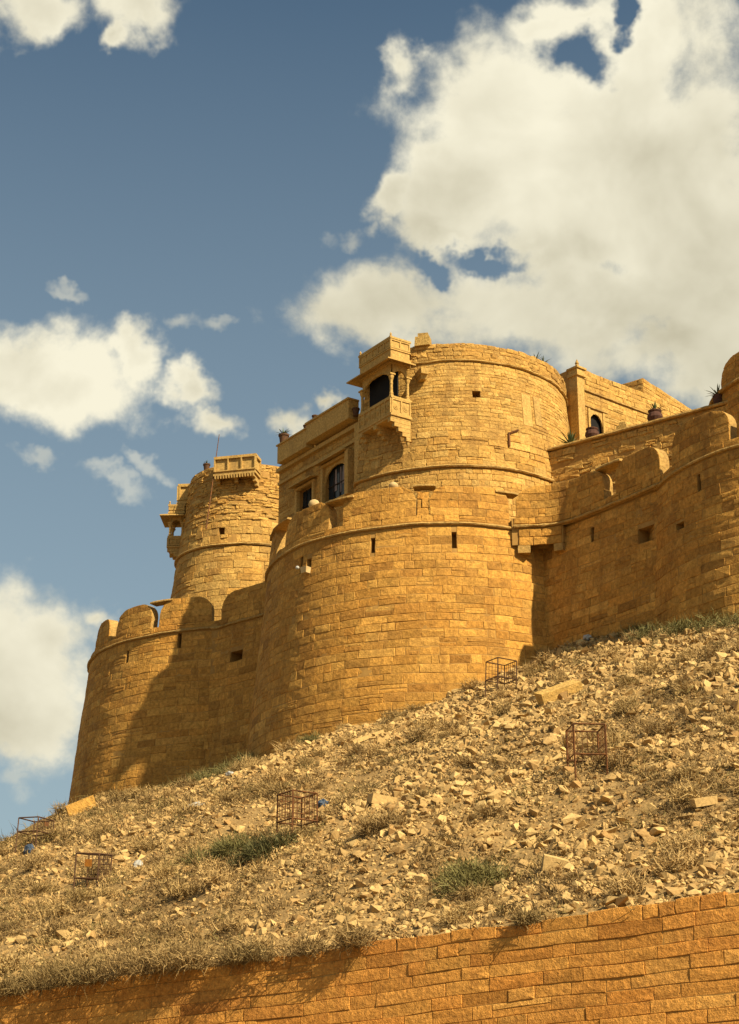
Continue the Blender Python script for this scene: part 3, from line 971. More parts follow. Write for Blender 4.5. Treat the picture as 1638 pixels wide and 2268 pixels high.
def build_tower():
    t = empty('tower', (C_T[0], C_T[1], 28), 'tall sunlit round tower in the centre, rising behind the battlements', 'tower')
    win = opening_at(surf_tower, 1056, 874, 0.42, 0.42, 36)
    blk = [opening_at(surf_tower, 1168, 908, 0.62, 1.75, 36), opening_at(surf_tower, 1191, 912, 0.5, 1.6, 36)]
    ops = [win] + blk
    backing(t, surf_tower, 0, surf_tower.len, 26, 38.5, openings=[win])
    a, b = T_L0 - 3.0, ts(112)
    masonry(t, surf_tower, edges(28.3, Z_T - 0.1, 0.30, 0.2), a, b, (0.3, 0.75), 'tower_sandstone', ground=False, nparts=60, proud=(0.0, 0.035), tone=0.55, split=0.1)
    masonry(t, surf_tower, edges(Z_T + 0.1, 34.7, 0.37, 0.25), a, b, (0.4, 1.05), 'tower_sandstone', ground=False, nparts=110, proud=(0.0, 0.045), tone=0.5, split=0.2, jit=0.03)
    masonry(t, surf_tower, edges(34.7, 38.42, 0.2, 0.25), a, b, (0.3, 0.75), 'tower_sandstone', openings=ops, ground=False, nparts=130, proud=(0.0, 0.024), tone=0.3, split=0.0, bevel=0.014, name='thin_stone', restname='thin_stone_courses')
    for k, (p, q, c, e) in enumerate(blk):
        P = [surf_tower.P(s, z, d) for d in (-0.02, 0.01 if k == 0 else 0.03) for (s, z) in ((p + 0.02, c + 0.02), (q - 0.02, c + 0.02), (q - 0.02, e - 0.02), (p + 0.02, e - 0.02))]
        o = np.mean(P, 0)
        me = bpy.data.meshes.new('blocked_doorway'); me.from_pydata([tuple(v - o) for v in P], [], [(4, 5, 6, 7), (0, 1, 5, 4), (1, 2, 6, 5), (2, 3, 7, 6), (3, 0, 4, 7)])
        me.materials.append(MATS['carved_stone' if k == 0 else 'coping']); link('blocked_doorway', me, t, o)
    string_course(t, surf_tower, a, b, Z_T, k=1.15)
    L = surf_tpar.len
    pa, pb = L * T_L0 / surf_tower.len - 2.5, L * 0.80
    string_course(t, surf_tpar, pa, pb, 38.48, 'carved_stone', k=0.75)
    backing(t, surf_tpar, 0, L, 38.45, 39.34, name='parapet', thick=0.45)
    masonry(t, surf_tpar, edges(38.56, 39.4, 0.22, 0.25), pa, pb, (0.3, 0.7), 'tower_sandstone', ground=False, nparts=60, proud=(0.0, 0.05), name='parapet_stone', restname='parapet_courses', tone=0.6, jit=0.035)
    # block left standing on the parapet
    p = at(938, 760, 79.2)
    m = MB().box((0, 0, 0.0), (0.75, 0.6, 0.5), top=(0.7, 0.5), rz=-0.25).box((0.02, 0, 0.33), (0.5, 0.45, 0.2), rz=-0.2)
    ob = m.build('coping_block', 'tower_sandstone'); ob.parent = t; ob.location = p - ORG[t.name]; ORG[ob.name] = p
    # carved corbel beside the balcony and an old drain spout
    s, z = surf_tower.locate(938, 838, 37)
    c = surf_tower.P(s, z, 0.25)
    m = MB().box((0, 0, 0.12), (0.36, 0.75, 0.28), top=(0.42, 0.85), rz=0.35).box((0, 0.1, -0.12), (0.3, 0.5, 0.2), top=(0.34, 0.66), rz=0.35)
    ob = m.build('corbel', 'carved_stone'); ob.parent = t; ob.location = c - ORG[t.name]
    s, z = surf_tower.locate(1127, 972, 34)
    m = MB()
    p0 = surf_tower.P(s - 0.02, z - 0.45, 0.07); p1 = surf_tower.P(s, z + 0.25, 0.07); p2 = surf_tower.P(s + 0.55, z + 0.5, 0.09)
    m.bar(p0, p1, 0.06); m.bar(p1, p2, 0.055)
    V = np.array(m.v); o = V.mean(0)
    me = bpy.data.meshes.new('drain_spout'); me.from_pydata([tuple(v - o) for v in V], [], m.f); me.materials.append(MATS['rust']); link('drain_spout', me, t, o)
    return t
build_tower()

def build_tower2():
    t = empty('tower', (C_T2[0], C_T2[1], 27), 'slimmer round tower behind the left bastion with carved balconies', 'tower')
    win = opening_at(surf_t2, 491, 1176, 0.4, 0.5, 36)
    backing(t, surf_t2, 0, surf_t2.len, 26, 40.25, openings=[win])
    a, b = sm(surf_t2, -115, R_T2), sm(surf_t2, 60, R_T2)
    masonry(t, surf_t2, edges(28.5, Z_T2 - 0.1, 0.42, 0.15), a, b, (0.45, 1.0), 'tower_sandstone', ground=False, nparts=140, proud=(0.0, 0.05), tone=0.5)
    masonry(t, surf_t2, edges(Z_T2 + 0.12, 36.6, 0.4, 0.2), a, b, (0.4, 0.9), 'tower_sandstone', openings=[win], ground=False, nparts=60, proud=(-0.01, 0.06), tone=0.5, split=0.2)
    masonry(t, surf_t2, edges(36.6, 40.2, 0.17, 0.3), a, b, (0.3, 0.9), 'tower_sandstone', ground=False, nparts=100, proud=(-0.03, 0.08), tone=0.55, split=0.0, jit=0.05, bevel=0.025, name='thin_stone', restname='thin_stone_courses')
    string_course(t, surf_t2, a, b, Z_T2, k=1.15)
    return t
tower2 = build_tower2()

# ---- carved details (local frames: x along the front, -y outwards)
def nrot(n):
    return math.atan2(n[0], -n[1])

def arch_panel(m, x0, x1, zs, zt, y, th=0.1, rise=None, cusps=5, axis='x'):
    """spandrel with a cusped arch between x0 and x1, springing at zs, top at zt"""
    rise = rise or (zt - zs) * 0.8
    n = 26; P = []; F = []
    for i in range(n + 1):
        u = i / n; x = x0 + (x1 - x0) * u
        v = 2 * u - 1
        z = zs + rise * math.sqrt(max(0, 1 - abs(v) ** 2.2)) + 0.035 * abs(math.sin(cusps * math.pi * u)) * (1 if 0.03 < u < 0.97 else 0)
        z = min(z, zt - 0.04)
        for (yy, zz) in ((y, z), (y, zt), (y + th, zt), (y + th, z)):
            P.append((x, yy, zz) if axis == 'x' else (yy, x, zz))
    for i in range(n):
        a, b = i * 4, i * 4 + 4
        for k in range(4):
            F.append((a + k, a + (k + 1) % 4, b + (k + 1) % 4, b + k))
    F.append((0, 3, 2, 1)); F.append((n * 4, n * 4 + 1, n * 4 + 2, n * 4 + 3))
    m.add(P, F)

PILLAR = [(0.115, 0), (0.115, 0.07), (0.085, 0.10), (0.10, 0.16), (0.075, 0.22), (0.068, 0.55), (0.085, 0.60), (0.07, 0.64), (0.075, 0.78), (0.12, 0.88), (0.13, 0.94), (0.13, 1.0)]
def pillar(m, x, y, z0, z1, k=1.0):
    m.lathe((x, y, z0), [(r * k, q * (z1 - z0)) for r, q in PILLAR], 8)

def eave_slab(m, x0, x1, y0, y1, zin, out, drop, th=0.06, back=True):
    """sloping stone eave round a box; the side at y1 is against the wall"""
    I = [(x0, y0), (x1, y0), (x1, y1), (x0, y1)]
    O = [(x0 - out, y0 - out), (x1 + out, y0 - out), (x1 + out, y1), (x0 - out, y1)]
    P = [(x, y, zin) for x, y in I] + [(x, y, zin - drop) for x, y in O] + [(x, y, zin - th) for x, y in I] + [(x, y, zin - drop - th) for x, y in O]
    F = [(0, 4, 5, 1), (1, 5, 6, 2), (3, 7, 4, 0), (8, 9, 13, 12), (9, 10, 14, 13), (11, 8, 12, 15), (4, 12, 13, 5), (5, 13, 14, 6), (7, 15, 12, 4), (0, 1, 2, 3), (8, 11, 10, 9), (2, 6, 14, 10), (3, 11, 15, 7)]
    m.add(P, F)

def panel_front(m, x0, x1, z0, z1, y, n, th=0.07, rosette=False):
    """framed panels on a face at y (looking along +y)"""
    fw = 0.07
    m.box(((x0 + x1) / 2, y, z0 + fw / 2), (x1 - x0, th, fw)); m.box(((x0 + x1) / 2, y, z1 - fw / 2), (x1 - x0, th, fw))
    for i in range(n + 1):
        m.box((x0 + fw / 2 + (x1 - x0 - fw) * i / n, y, (z0 + z1) / 2), (fw, th * 0.96, z1 - z0 - 2 * fw - 0.004))
    if rosette:
        w = (x1 - x0) / n
        for i in range(n):
            cx = x0 + w * (i + 0.5); cz = (z0 + z1) / 2; r0 = min(w, z1 - z0) * 0.32
            for rr, tt in ((r0, 0.028), (r0 * 0.55, 0.05), (r0 * 0.22, 0.07)):
                P = []; k = 12
                for yy in (y + 0.02, y + 0.02 - tt):
                    for j in range(k):
                        a = 2 * math.pi * j / k
                        P.append((cx + rr * math.cos(a), yy, cz + rr * math.sin(a)))
                F = [(j, (j + 1) % k, k + (j + 1) % k, k + j) for j in range(k)] + [tuple(range(k, 2 * k))]
                m.add(P, F)

def rot_side(src, dst, x, sgn):
    """turn a front panel (built on y=0, along x) to a side face at given x"""
    P = [((x + sgn * -p[1]) if True else 0, p[0], p[2]) for p in src.v]
    F = src.f if sgn > 0 else [tuple(reversed(q)) for q in src.f]
    dst.add(P, F)

def jharokha(name, loc, n, W, Dp, label, H=1.0, box_h=1.15, back=-0.02, cat='balcony'):
    t = empty(name, loc, label, cat, rz=nrot(n))
    hw = W / 2
    zb, zp, zl, zq = 1.0 * H, 2.12 * H, 2.72 * H, 2.86 * H
    m = MB()
    m.box((0, -Dp / 2, 0.06 * H), (W + 0.12, Dp + 0.06, 0.12 * H)); m.box((0, -Dp / 2, -0.05 * H), (W - 0.02, Dp - 0.04, 0.10 * H)); m.box((0, -Dp / 2 + 0.02, zb - 0.05), (W + 0.08, Dp + 0.04, 0.1))
    m.build('floor_moulding', 'carved_stone', t)
    m = MB()
    m.box((0, -Dp + 0.07, (zb + 0.12) / 2), (W - 0.01, 0.10, zb - 0.24)); panel_front(m, -hw, hw, 0.125, zb - 0.11, -Dp, 6, rosette=True)
    m.build('balustrade', 'carved_stone', t)
    for sg in (-1, 1):
        m = MB(); m.box((sg * (hw - 0.06), -Dp / 2 + 0.04, (zb + 0.12) / 2), (0.1, Dp - 0.2, zb - 0.24))
        q = MB(); panel_front(q, -Dp + 0.05, -0.02, 0.125, zb - 0.11, 0, 2, rosette=True)
        rot_side(q, m, sg * hw, sg)
        m.build('side_balustrade', 'carved_stone', t)
    for x in (-hw + 0.12, hw - 0.12):
        for y in (-Dp + 0.12, -0.10):
            m = MB(); pillar(m, x, y, zb, zp); m.box((x, y, zp + 0.03), (0.3, 0.3, 0.07)); m.build('pillar', 'carved_stone', t, smooth=False)
    if W > 2:
        m = MB(); pillar(m, 0.25 * W, -Dp + 0.12, zb, zp, 0.9); 
    m = MB(); arch_panel(m, -hw + 0.2, hw - 0.2, zp - 0.28 * H, zl, -Dp + 0.07, 0.1, rise=(zl - zp) * 0.55 + 0.28 * H); m.build('arch', 'carved_stone', t)
    for sg in (-1, 1):
        m = MB(); arch_panel(m, -Dp + 0.2, -0.17, zp - 0.25 * H, zl, sg * (hw - 0.12) - 0.05, 0.1, rise=(zl - zp) * 0.5 + 0.25 * H, cusps=3, axis='y'); m.build('side_arch', 'carved_stone', t)
    m = MB(); m.box((0, -Dp / 2, zl + 0.06), (W + 0.02, Dp, 0.12)); m.build('lintel', 'carved_stone', t)
    m = MB(); eave_slab(m, -hw, hw, -Dp, 0, zq + 0.06, 0.45, 0.2); m.build('eave', 'carved_stone', t)
    m = MB()
    z0 = zq + 0.08; z1 = z0 + box_h
    m.box((0, -Dp / 2, (z0 + z1) / 2 - 0.03), (W - 0.06, Dp - 0.06, z1 - z0 - 0.1))
    m.box((0, -Dp / 2, z1 - 0.05), (W + 0.08, Dp + 0.06, 0.1)); m.box((0, -Dp / 2, z0 + 0.05), (W + 0.06, Dp + 0.05, 0.1)); m.box((0, -Dp / 2, z0 + box_h * 0.45), (W + 0.03, Dp + 0.03, 0.06))
    panel_front(m, -hw, hw, z0 + box_h * 0.5, z1 - 0.11, -Dp + 0.01, 5, th=0.05)
    q = MB(); panel_front(q, -Dp, -0.02, z0 + box_h * 0.5, z1 - 0.11, 0, 2, th=0.05); rot_side(q, m, hw - 0.01, 1)
    q = MB(); panel_front(q, -Dp, -0.02, z0 + box_h * 0.5, z1 - 0.11, 0, 2, th=0.05); rot_side(q, m, -hw + 0.01, -1)
    m.build('parapet', 'carved_stone', t)
    for x in (-hw + 0.05, hw - 0.05):
        m = MB(); m.lathe((x, -Dp + 0.05, z1), [(0.06, 0), (0.07, 0.05), (0.035, 0.09), (0.06, 0.14), (0.01, 0.24)], 8); m.build('finial', 'carved_stone', t)
    # stepped brackets below
    for x in ((-hw + 0.14, 0, hw - 0.14) if W > 1.6 else (-hw + 0.14, hw - 0.14)):
        m = MB()
        for k in range(5):
            f = 1 - k / 5.0
            m.box((x, -Dp * f / 2, -0.1 * H - 0.2 * H * (k + 0.5)), (0.24 - 0.015 * k, Dp * f, 0.2 * H - 0.01))
        m.lathe((x, -0.1, -1.35 * H), [(0.01, 0), (0.07, 0.1), (0.1, 0.2)], 8)
        m.build('bracket', 'carved_stone', t)
    m = MB(); m.box((0, back, (zb + zl) / 2), (W - 0.34, 0.06, zl - zb)); m.build('dark_doorway_panel', 'painted_dark_interior', t)  # flat panel whose colour stands for the shade behind the arch
    return t

MWJ = np.array([2.1, 78.9]); MW0 = np.array([2.1, 77.67]); MWD = np.array([-0.56, 0.8285]); MWN = np.array([-0.8285, -0.56])
# centre of the balcony front on the wall plane
pj = MWJ + MWD * 1.15 + MWN * 0.3
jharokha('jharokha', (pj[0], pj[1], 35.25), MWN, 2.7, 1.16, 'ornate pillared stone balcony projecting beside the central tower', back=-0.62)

def build_palace():
    t = empty('palace_wall', (MW0[0] - 2, MW0[1] + 5, 28), 'shaded palace wall with windows between the two round towers', 'building')
    surf = Surf([MW0 + MWD * k for k in np.linspace(12.2, 3.4, 30)], 34, 0.0)
    Lw = surf.len
    s_of = lambda M: 12.2 - M
    wins = [(s_of(6.7) - 1.05, s_of(6.7) + 1.05, 32.9, 34.95), (s_of(9.45) - 0.75, s_of(9.45) + 0.75, 32.8, 34.5)]
    backing(t, surf, 0, Lw, 26, 36.55, thick=6.0, openings=wins, odepth=0.35)
    masonry(t, surf, edges(30.2, 36.45, 0.36, 0.2), 0.02, Lw, (0.45, 1.0), 'tower_sandstone', openings=wins, ground=False, nparts=160, proud=(0.0, 0.03), tone=0.6)
    def framebox(name, M, z0, z1, w, d, mat='carved_stone', dd=0.0):
        c = MW0 + MWD * M + MWN * (d / 2 + dd)
        m = MB().box((0, 0, 0), (w, d, z1 - z0), rz=nrot(MWN))
        ob = m.build(name, mat); ob.parent = t; o = np.array([c[0], c[1], (z0 + z1) / 2]); ob.location = o - ORG[t.name]; ORG[ob.name] = o
        return ob
    for (M, w, z0, z1, arched) in ((6.7, 2.1, 32.9, 34.95, True), (9.45, 1.5, 32.8, 34.5, False)):
        c = MW0 + MWD * M
        rz = nrot(MWN)
        fr = MB()
        fr.box((-w / 2 - 0.06, -0.06, (z1 - z0) / 2), (0.16, 0.2, z1 - z0)); fr.box((w / 2 + 0.06, -0.06, (z1 - z0) / 2), (0.16, 0.2, z1 - z0)); fr.box((0, -0.06, z1 - z0 + 0.07), (w + 0.34, 0.22, 0.14)); fr.box((0, -0.08, -0.06), (w + 0.4, 0.26, 0.12))
        if arched:
            arch_panel(fr, -w / 2 + 0.02, w / 2 - 0.02, (z1 - z0) * 0.55, z1 - z0, 0.0, 0.08, rise=(z1 - z0) * 0.38)
            fr.box((w / 2 + 0.35, -0.16, (z1 - z0) / 2), (0.3, 0.36, z1 - z0 + 0.3))
        def put(m, name, mat, par=t):
            me = bpy.data.meshes.new(name); me.from_pydata(m.v, [], m.f); me.update(); me.materials.append(MATS[mat])
            ob = bpy.data.objects.new(name, me); ob.parent = par
            if par is t:
                ob.location = np.array([c[0], c[1], z0]) - ORG[t.name]; ob.rotation_euler = (0, 0, rz)
            COL.objects.link(ob); return ob
        f = put(fr, 'window_frame', 'carved_stone')
        put(MB().box((0, 0.26, (z1 - z0) / 2), (w, 0.02, z1 - z0)), 'pane', 'window_glass', f)
        bars = MB()
        for i in range(1, 4):
            bars.box((-w / 2 + w * i / 4, 0.22, (z1 - z0) / 2), (0.035, 0.035, z1 - z0))
        bars.box((0, 0.22, (z1 - z0) * 0.5), (w, 0.04, 0.05))
        put(bars, 'glazing_bars', 'dark_wood', f)
        if arched:
            cu = MB()
            for k, (xx, ww, hh) in enumerate(((-0.38, 0.22, 1.15), (0.06, 0.16, 1.35), (0.36, 0.3, 0.95))):
                cu.box((xx, 0.235 - 0.004 * k, (z1 - z0) - 0.2 - hh / 2), (ww, 0.012, hh), top=(ww * 0.6, 0.012))
            put(cu, 'curtain', 'curtain_cloth', f)
        ev = MB()
        P = [(-w / 2 - 0.35, 0, z1 - z0 + 0.34), (w / 2 + 0.35, 0, z1 - z0 + 0.34), (w / 2 + 0.35, -0.55, z1 - z0 + 0.17), (-w / 2 - 0.35, -0.55, z1 - z0 + 0.17)]
        ev.add(P + [(p[0], p[1], p[2] - 0.06) for p in P], [(0, 3, 2, 1), (4, 5, 6, 7), (3, 7, 6, 2), (0, 4, 7, 3), (1, 2, 6, 5)])
        put(ev, 'window_hood', 'carved_stone')
    # cornice, projecting roof boxes
    framebox('cornice', 7.8, 36.1, 36.3, 8.7, 0.22)
    framebox('cornice', 7.8, 35.4, 35.55, 8.6, 0.14)
    framebox('roof_box', 10.1, 36.35, 37.3, 2.8, 0.55)
    framebox('roof_box_rail', 10.1, 37.302, 37.38, 2.9, 0.62)
    framebox('roof_box', 6.65, 36.5, 37.5, 3.9, 0.6)
    framebox('roof_box_rail', 6.65, 37.502, 37.59, 4.0, 0.68)
    framebox('pier', 4.3, 32.6, 36.1, 0.5, 0.35)
    return t
build_palace()

# ---- balcony box, side balcony and bay on the left tower
def panel_box(loc, n, W, Dp, Hh, label, npan=3):
    t = empty('balcony_box', loc, label, 'balcony', rz=nrot(n))
    m = MB()
    m.box((0, -Dp / 2, Hh / 2), (W - 0.1, Dp - 0.1, Hh - 0.02)); m.box((0, -Dp / 2, 0.06), (W, Dp, 0.12)); m.box((0, -Dp / 2, Hh - 0.05), (W + 0.1, Dp + 0.06, 0.1))
    m.build('box', 'carved_stone', t)
    m = MB(); panel_front(m, -W / 2 - 0.02, W / 2 + 0.02, 0.13, Hh - 0.11, -Dp + 0.0, npan, th=0.16)
    q = MB(); panel_front(q, -Dp + 0.06, -0.02, 0.13, Hh - 0.11, 0, 1, th=0.12); rot_side(q, m, W / 2, 1)
    q = MB(); panel_front(q, -Dp + 0.06, -0.02, 0.13, Hh - 0.11, 0, 1, th=0.12); rot_side(q, m, -W / 2, -1)
    m.build('panel_frames', 'carved_stone', t)
    m = MB(); m.box((0, -Dp / 2 - 0.03, -0.06), (W + 0.08, Dp + 0.1, 0.11)); m.build('moulding', 'carved_stone', t)
    k = int(W / 0.16)
    for i in range(k):
        mm = MB(); mm.box((-W / 2 + W * (i + 0.5) / k, -Dp - 0.03, -0.21), (0.05, 0.08, 0.19), top=(0.10, 0.1)); mm.build('pendant', 'carved_stone', t)
    for x in (-W / 2 + 0.15, 0, W / 2 - 0.15):
        mm = MB()
        for j in range(3):
            f = 1 - j / 3
            mm.box((x, -Dp * f / 2, -0.12 - 0.17 * (j + 0.5)), (0.2, Dp * f, 0.165))
        mm.build('bracket', 'carved_stone', t)
    return t

def tdir(deg):
    return np.array([math.sin(math.radians(deg)), -math.cos(math.radians(deg))])
def on_tower2(deg, z, d=0.0):
    r = R_T2 + (Z_T2 - z) * 0.13 + d
    n = tdir(deg)
    return np.array([C_T2[0] + n[0] * r, C_T2[1] + n[1] * r, z]), n
p, n = on_tower2(-5, 39.35, -0.25)
panel_box(p, tdir(-14), 2.45, 0.95, 1.08, 'carved stone balcony box with three recessed panels atop the left tower')
p, n = on_tower2(-97, 39.0, -0.2)
panel_box(p, tdir(-95), 1.5, 0.75, 1.15, 'carved balcony box seen edge-on at the left tower silhouette, above the bay', 2)
p, n = on_tower2(-92, 36.1, -0.25)
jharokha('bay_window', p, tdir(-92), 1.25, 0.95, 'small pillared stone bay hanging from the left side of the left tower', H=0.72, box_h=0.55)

# flag pole
def pole():
    m = MB(); a = at(457, 1172, 95.7); b = at(486, 963, 96.6)
    m.bar(a, b, 0.045, 6, 0.02)
    V = np.array(m.v); me = bpy.data.meshes.new('pole'); me.from_pydata([tuple(v - a) for v in V], [], m.f); me.materials.append(MATS['rust'])
    o = link('pole', me, None, a); tag(o, 'thin bare pole leaning against the left tower', 'pole')
pole()

# ---- terrace wall on the right
surf_ter = Surf([(8.6, 80.43), (16.6, 74.4)], 34.5, 0.02)
def build_terrace():
    t = empty('terrace_wall', (12.0, 78.0, 28), 'rough terrace wall above the right battlements with a flat ledge', 'wall')
    backing(t, surf_ter, 0, surf_ter.len, 28, 34.35, thick=3.5)
    masonry(t, surf_ter, edges(29.6, 34.3, 0.3, 0.25), 0, surf_ter.len, (0.35, 0.95), 'tower_sandstone', ground=False, nparts=220, proud=(-0.02, 0.08), tone=0.6, jit=0.035, split=0.15)
    m = sweep(t, surf_ter, 0, surf_ter.len, [(-3.5, 34.36), (0.16, 34.36), (0.2, 34.42), (0.16, 34.5), (-3.5, 34.5)], 'coping', 'ledge')
    sweep(t, surf_ter, 0, surf_ter.len, [(-0.1, 32.5), (0.12, 32.52), (0.13, 32.62), (-0.1, 32.66)], 'coping', 'string_course')
    return t
build_terrace()

# ---- house behind the terrace
def build_house():
    c0 = np.array([10.5, 84.0]); d = np.array([0.77, 0.64]); d = d / np.linalg.norm(d); n = np.array([d[1], -d[0]])
    t = empty('stone_house', (c0[0], c0[1], 33), 'sunlit house wall with arched window behind the terrace, beside the central tower', 'house')
    surf = Surf([c0 + d * k for k in np.linspace(0, 12, 20)], 36, 0.0)
    s, z = surf.locate(1321, 940, 37)
    wn = (s - 0.62, s + 0.62, z - 0.95, z + 0.72)
    backing(t, surf, 0, surf.len, 28, 40.5, thick=6.0, openings=[wn], odepth=0.35)
    masonry(t, surf, edges(33.5, 39.35, 0.27, 0.2), 0.5, surf.len, (0.35, 0.8), 'tower_sandstone', openings=[wn], ground=False, nparts=200, proud=(0.0, 0.03), tone=0.25)
    masonry(t, surf, edges(39.48, 40.55, 0.27, 0.2), 0.5, surf.len, (0.35, 0.8), 'tower_sandstone', ground=False, nparts=60, proud=(0.02, 0.06), tone=0.35, name='parapet_stone', restname='parapet_courses')
    sweep(t, surf, 0, surf.len, [(-0.1, 39.36), (0.10, 39.37), (0.10, 39.46), (-0.1, 39.47)], 'coping', 'string_course')
    # corner pilaster and capping
    rz = nrot(n)
    def put(m, name, mat, org, par=t):
        me = bpy.data.meshes.new(name); me.from_pydata(m.v, [], m.f); me.update(); me.materials.append(MATS[mat])
        ob = bpy.data.objects.new(name, me); ob.parent = par; ob.location = np.asarray(org) - ORG[par.name] if par is t else (0, 0, 0); ob.rotation_euler = (0, 0, rz if par is t else 0)
        COL.objects.link(ob); return ob
    m = MB().box((0.22, 0.1, 3.2), (0.5, 0.55, 6.4)); put(m, 'pilaster', 'carved_stone', (c0[0], c0[1], 33.6))
    m = MB().box((0.22, 0.08, 0.08), (0.66, 0.72, 0.16)).box((0.22, 0.08, 0.28), (0.56, 0.62, 0.22)).box((0.22, 0.08, 0.45), (0.7, 0.78, 0.1)); put(m, 'capital', 'carved_stone', (c0[0], c0[1], 40.0))
    m = MB().lathe((0.2, 0.0, 0), [(0.13, 0), (0.16, 0.1), (0.08, 0.2), (0.11, 0.28), (0.02, 0.5)], 8); put(m, 'finial', 'coping', (c0[0], c0[1], 40.5))
    w = wn[1] - wn[0]; h = wn[3] - wn[2]
    o = c0 + d * (s)
    m = MB(); arch_panel(m, -w / 2 + 0.14, w / 2 - 0.14, h * 0.45, h - 0.02, -0.02, 0.08, rise=h * 0.42, cusps=5)
    m.box((-w / 2 + 0.08, -0.02, h / 2), (0.14, 0.12, h)); m.box((w / 2 - 0.08, -0.02, h / 2), (0.14, 0.12, h))
    f = put(m, 'window_frame', 'carved_stone', (o[0], o[1], wn[2]))
    put(MB().box((0, 0.2, h / 2), (w - 0.1, 0.03, h)), 'dark_window_panel', 'painted_dark_interior', None, f)  # near-black sheet in place of the unlit room behind the window
    # lintel line over the window
    m = MB().box((0, -0.03, 0), (w + 0.5, 0.1, 0.1)); put(m, 'lintel', 'coping', (o[0], o[1], wn[3] + 0.12))
    # taller block behind
    c1 = at(1425, 838, 93)
    t2 = empty('roof_block', (c1[0], c1[1], 34), 'higher plain stone block rising behind the sunlit house wall', 'building')
    d2 = np.array([0.62, 0.785]); 
    sf = Surf([c1[:2] + d2 * k for k in np.linspace(0, 9, 12)], 40, 0.0)
    backing(t2, sf, 0, sf.len, 34, c1[2] - 0.05, thick=5.0)
    masonry(t2, sf, edges(38.0, c1[2], 0.28, 0.2), 0, sf.len, (0.35, 0.8), 'tower_sandstone', ground=False, nparts=90, proud=(0.0, 0.03), tone=0.3)
    d3 = np.array([-0.785, 0.62])
    sg = Surf([c1[:2] - d3 * -k for k in np.linspace(4.5, 0.0, 12)], 40, 0.0)
    masonry(t2, sg, edges(38.0, c1[2], 0.28, 0.2), 0, sg.len, (0.35, 0.8), 'tower_sandstone', ground=False, nparts=40, proud=(0.01, 0.03), tone=0.5)
build_house()

# ---- rounded battlement of the next tower at the top right corner
def build_turret():
    c = (20.8, 76.2); r = 5.0
    zt = float(at(1638, 775, 72.5)[2]) + 0.5
    t = empty('tower', (c[0], c[1], 28), 'dark round tower top cut off by the upper right edge', 'tower')
    sf = Surf(circle(c, r), 33, 0.05, wav=0.04)
    backing(t, sf, 0, sf.len, 28, 35.1)
    masonry(t, sf, edges(30.5, 35.0, 0.36, 0.2), sm(sf, -110, r), sm(sf, 10, r), (0.4, 0.9), 'bastion_sandstone', ground=False, nparts=60, tone=0.6)
    string_course(t, sf, sm(sf, -110, r), sm(sf, 10, r), 35.1, k=1.4)
    s0 = sf.s_at(1597, 36.5)
    merlon(t, sf, s0, s0 + 3.4, 35.2, zt, 1.15, 1.0, thick=0.7, row=0.36)
    merlon(t, sf, s0 + 4.2, s0 + 7.4, 35.2, zt, 1.15, 1.0, thick=0.7, row=0.36)
build_turret()

# ------------------------------------------------------------------ rocks
def hull(npts, seed, flat=0.0):
    """one broken angular stone: verts, triangles"""
    rg = np.random.default_rng(seed)
    p = rg.normal(size=(npts, 3)); p /= np.linalg.norm(p, axis=1)[:, None]
    p *= rg.uniform(0.75, 1.05, npts)[:, None]
    bm = bmesh.new()
    for q in p: bm.verts.new(q)
    r = bmesh.ops.convex_hull(bm, input=list(bm.verts))
    bmesh.ops.delete(bm, geom=[v for v in bm.verts if not v.link_faces], context='VERTS')
    bm.verts.index_update()
    V = np.array([v.co[:] for v in bm.verts]); F = np.array([[v.index for v in f.verts] for f in bm.faces])
    bm.free()
    return V, F
CUBE_Q = np.array([(0, 2, 3, 1), (4, 5, 7, 6), (0, 1, 5, 4), (1, 3, 7, 5), (3, 2, 6, 7), (2, 0, 4, 6)])

def rot_mats(n, rg, tilt=0.45):
    a = rg.uniform(0, 2 * np.pi, n); b = rg.normal(0, tilt, n); c = rg.normal(0, tilt, n)
    ca, sa, cb, sb, cc, sc = np.cos(a), np.sin(a), np.cos(b), np.sin(b), np.cos(c), np.sin(c)
    Rz = np.zeros((n, 3, 3)); Rz[:, 0, 0] = ca; Rz[:, 0, 1] = -sa; Rz[:, 1, 0] = sa; Rz[:, 1, 1] = ca; Rz[:, 2, 2] = 1
    Rx = np.zeros((n, 3, 3)); Rx[:, 0, 0] = 1; Rx[:, 1, 1] = cb; Rx[:, 1, 2] = -sb; Rx[:, 2, 1] = sb; Rx[:, 2, 2] = cb
    Ry = np.zeros((n, 3, 3)); Ry[:, 1, 1] = 1; Ry[:, 0, 0] = cc; Ry[:, 0, 2] = sc; Ry[:, 2, 0] = -sc; Ry[:, 2, 2] = cc
    return Ry @ Rx @ Rz

def slope_points(n, rg, margin=0.12):
    """random places on the visible hillside, evenly spread"""
    pts = []
    tot = 0
    while tot < n:
        a = rg.uniform(-16, 36, n); b = rg.uniform(margin, 52, n)
        x = RW0[0] + RWT[0] * a + RWN[0] * b; y = RW0[1] + RWT[1] * a + RWN[1] * b
        ins = np.hypot(x - C_MID[0], y - C_MID[1]) < R_MID + 0.35
        ins |= np.hypot(x - C_LEFT[0], y - C_LEFT[1]) < R_LEFT + 0.5
        ins |= np.hypot(x - C_RIGHT[0], y - C_RIGHT[1]) < R_RIGHT + 0.3
        tt = np.abs(x / y)
        ok = ~ins & (tt < 0.235)
        D = np.hypot(x[:, None] - FP[None, :, 0], y[:, None] - FP[None, :, 1])
        k = D.argmin(1)
        ok &= (x * (x - FP[k, 0]) + y * (y - FP[k, 1]) < 0.6) | (D.min(1) > 3)
        ok &= (y < 99)
        pts.append(np.stack([x, y], 1)[ok]); tot += ok.sum()
    return np.vstack(pts)[:n]

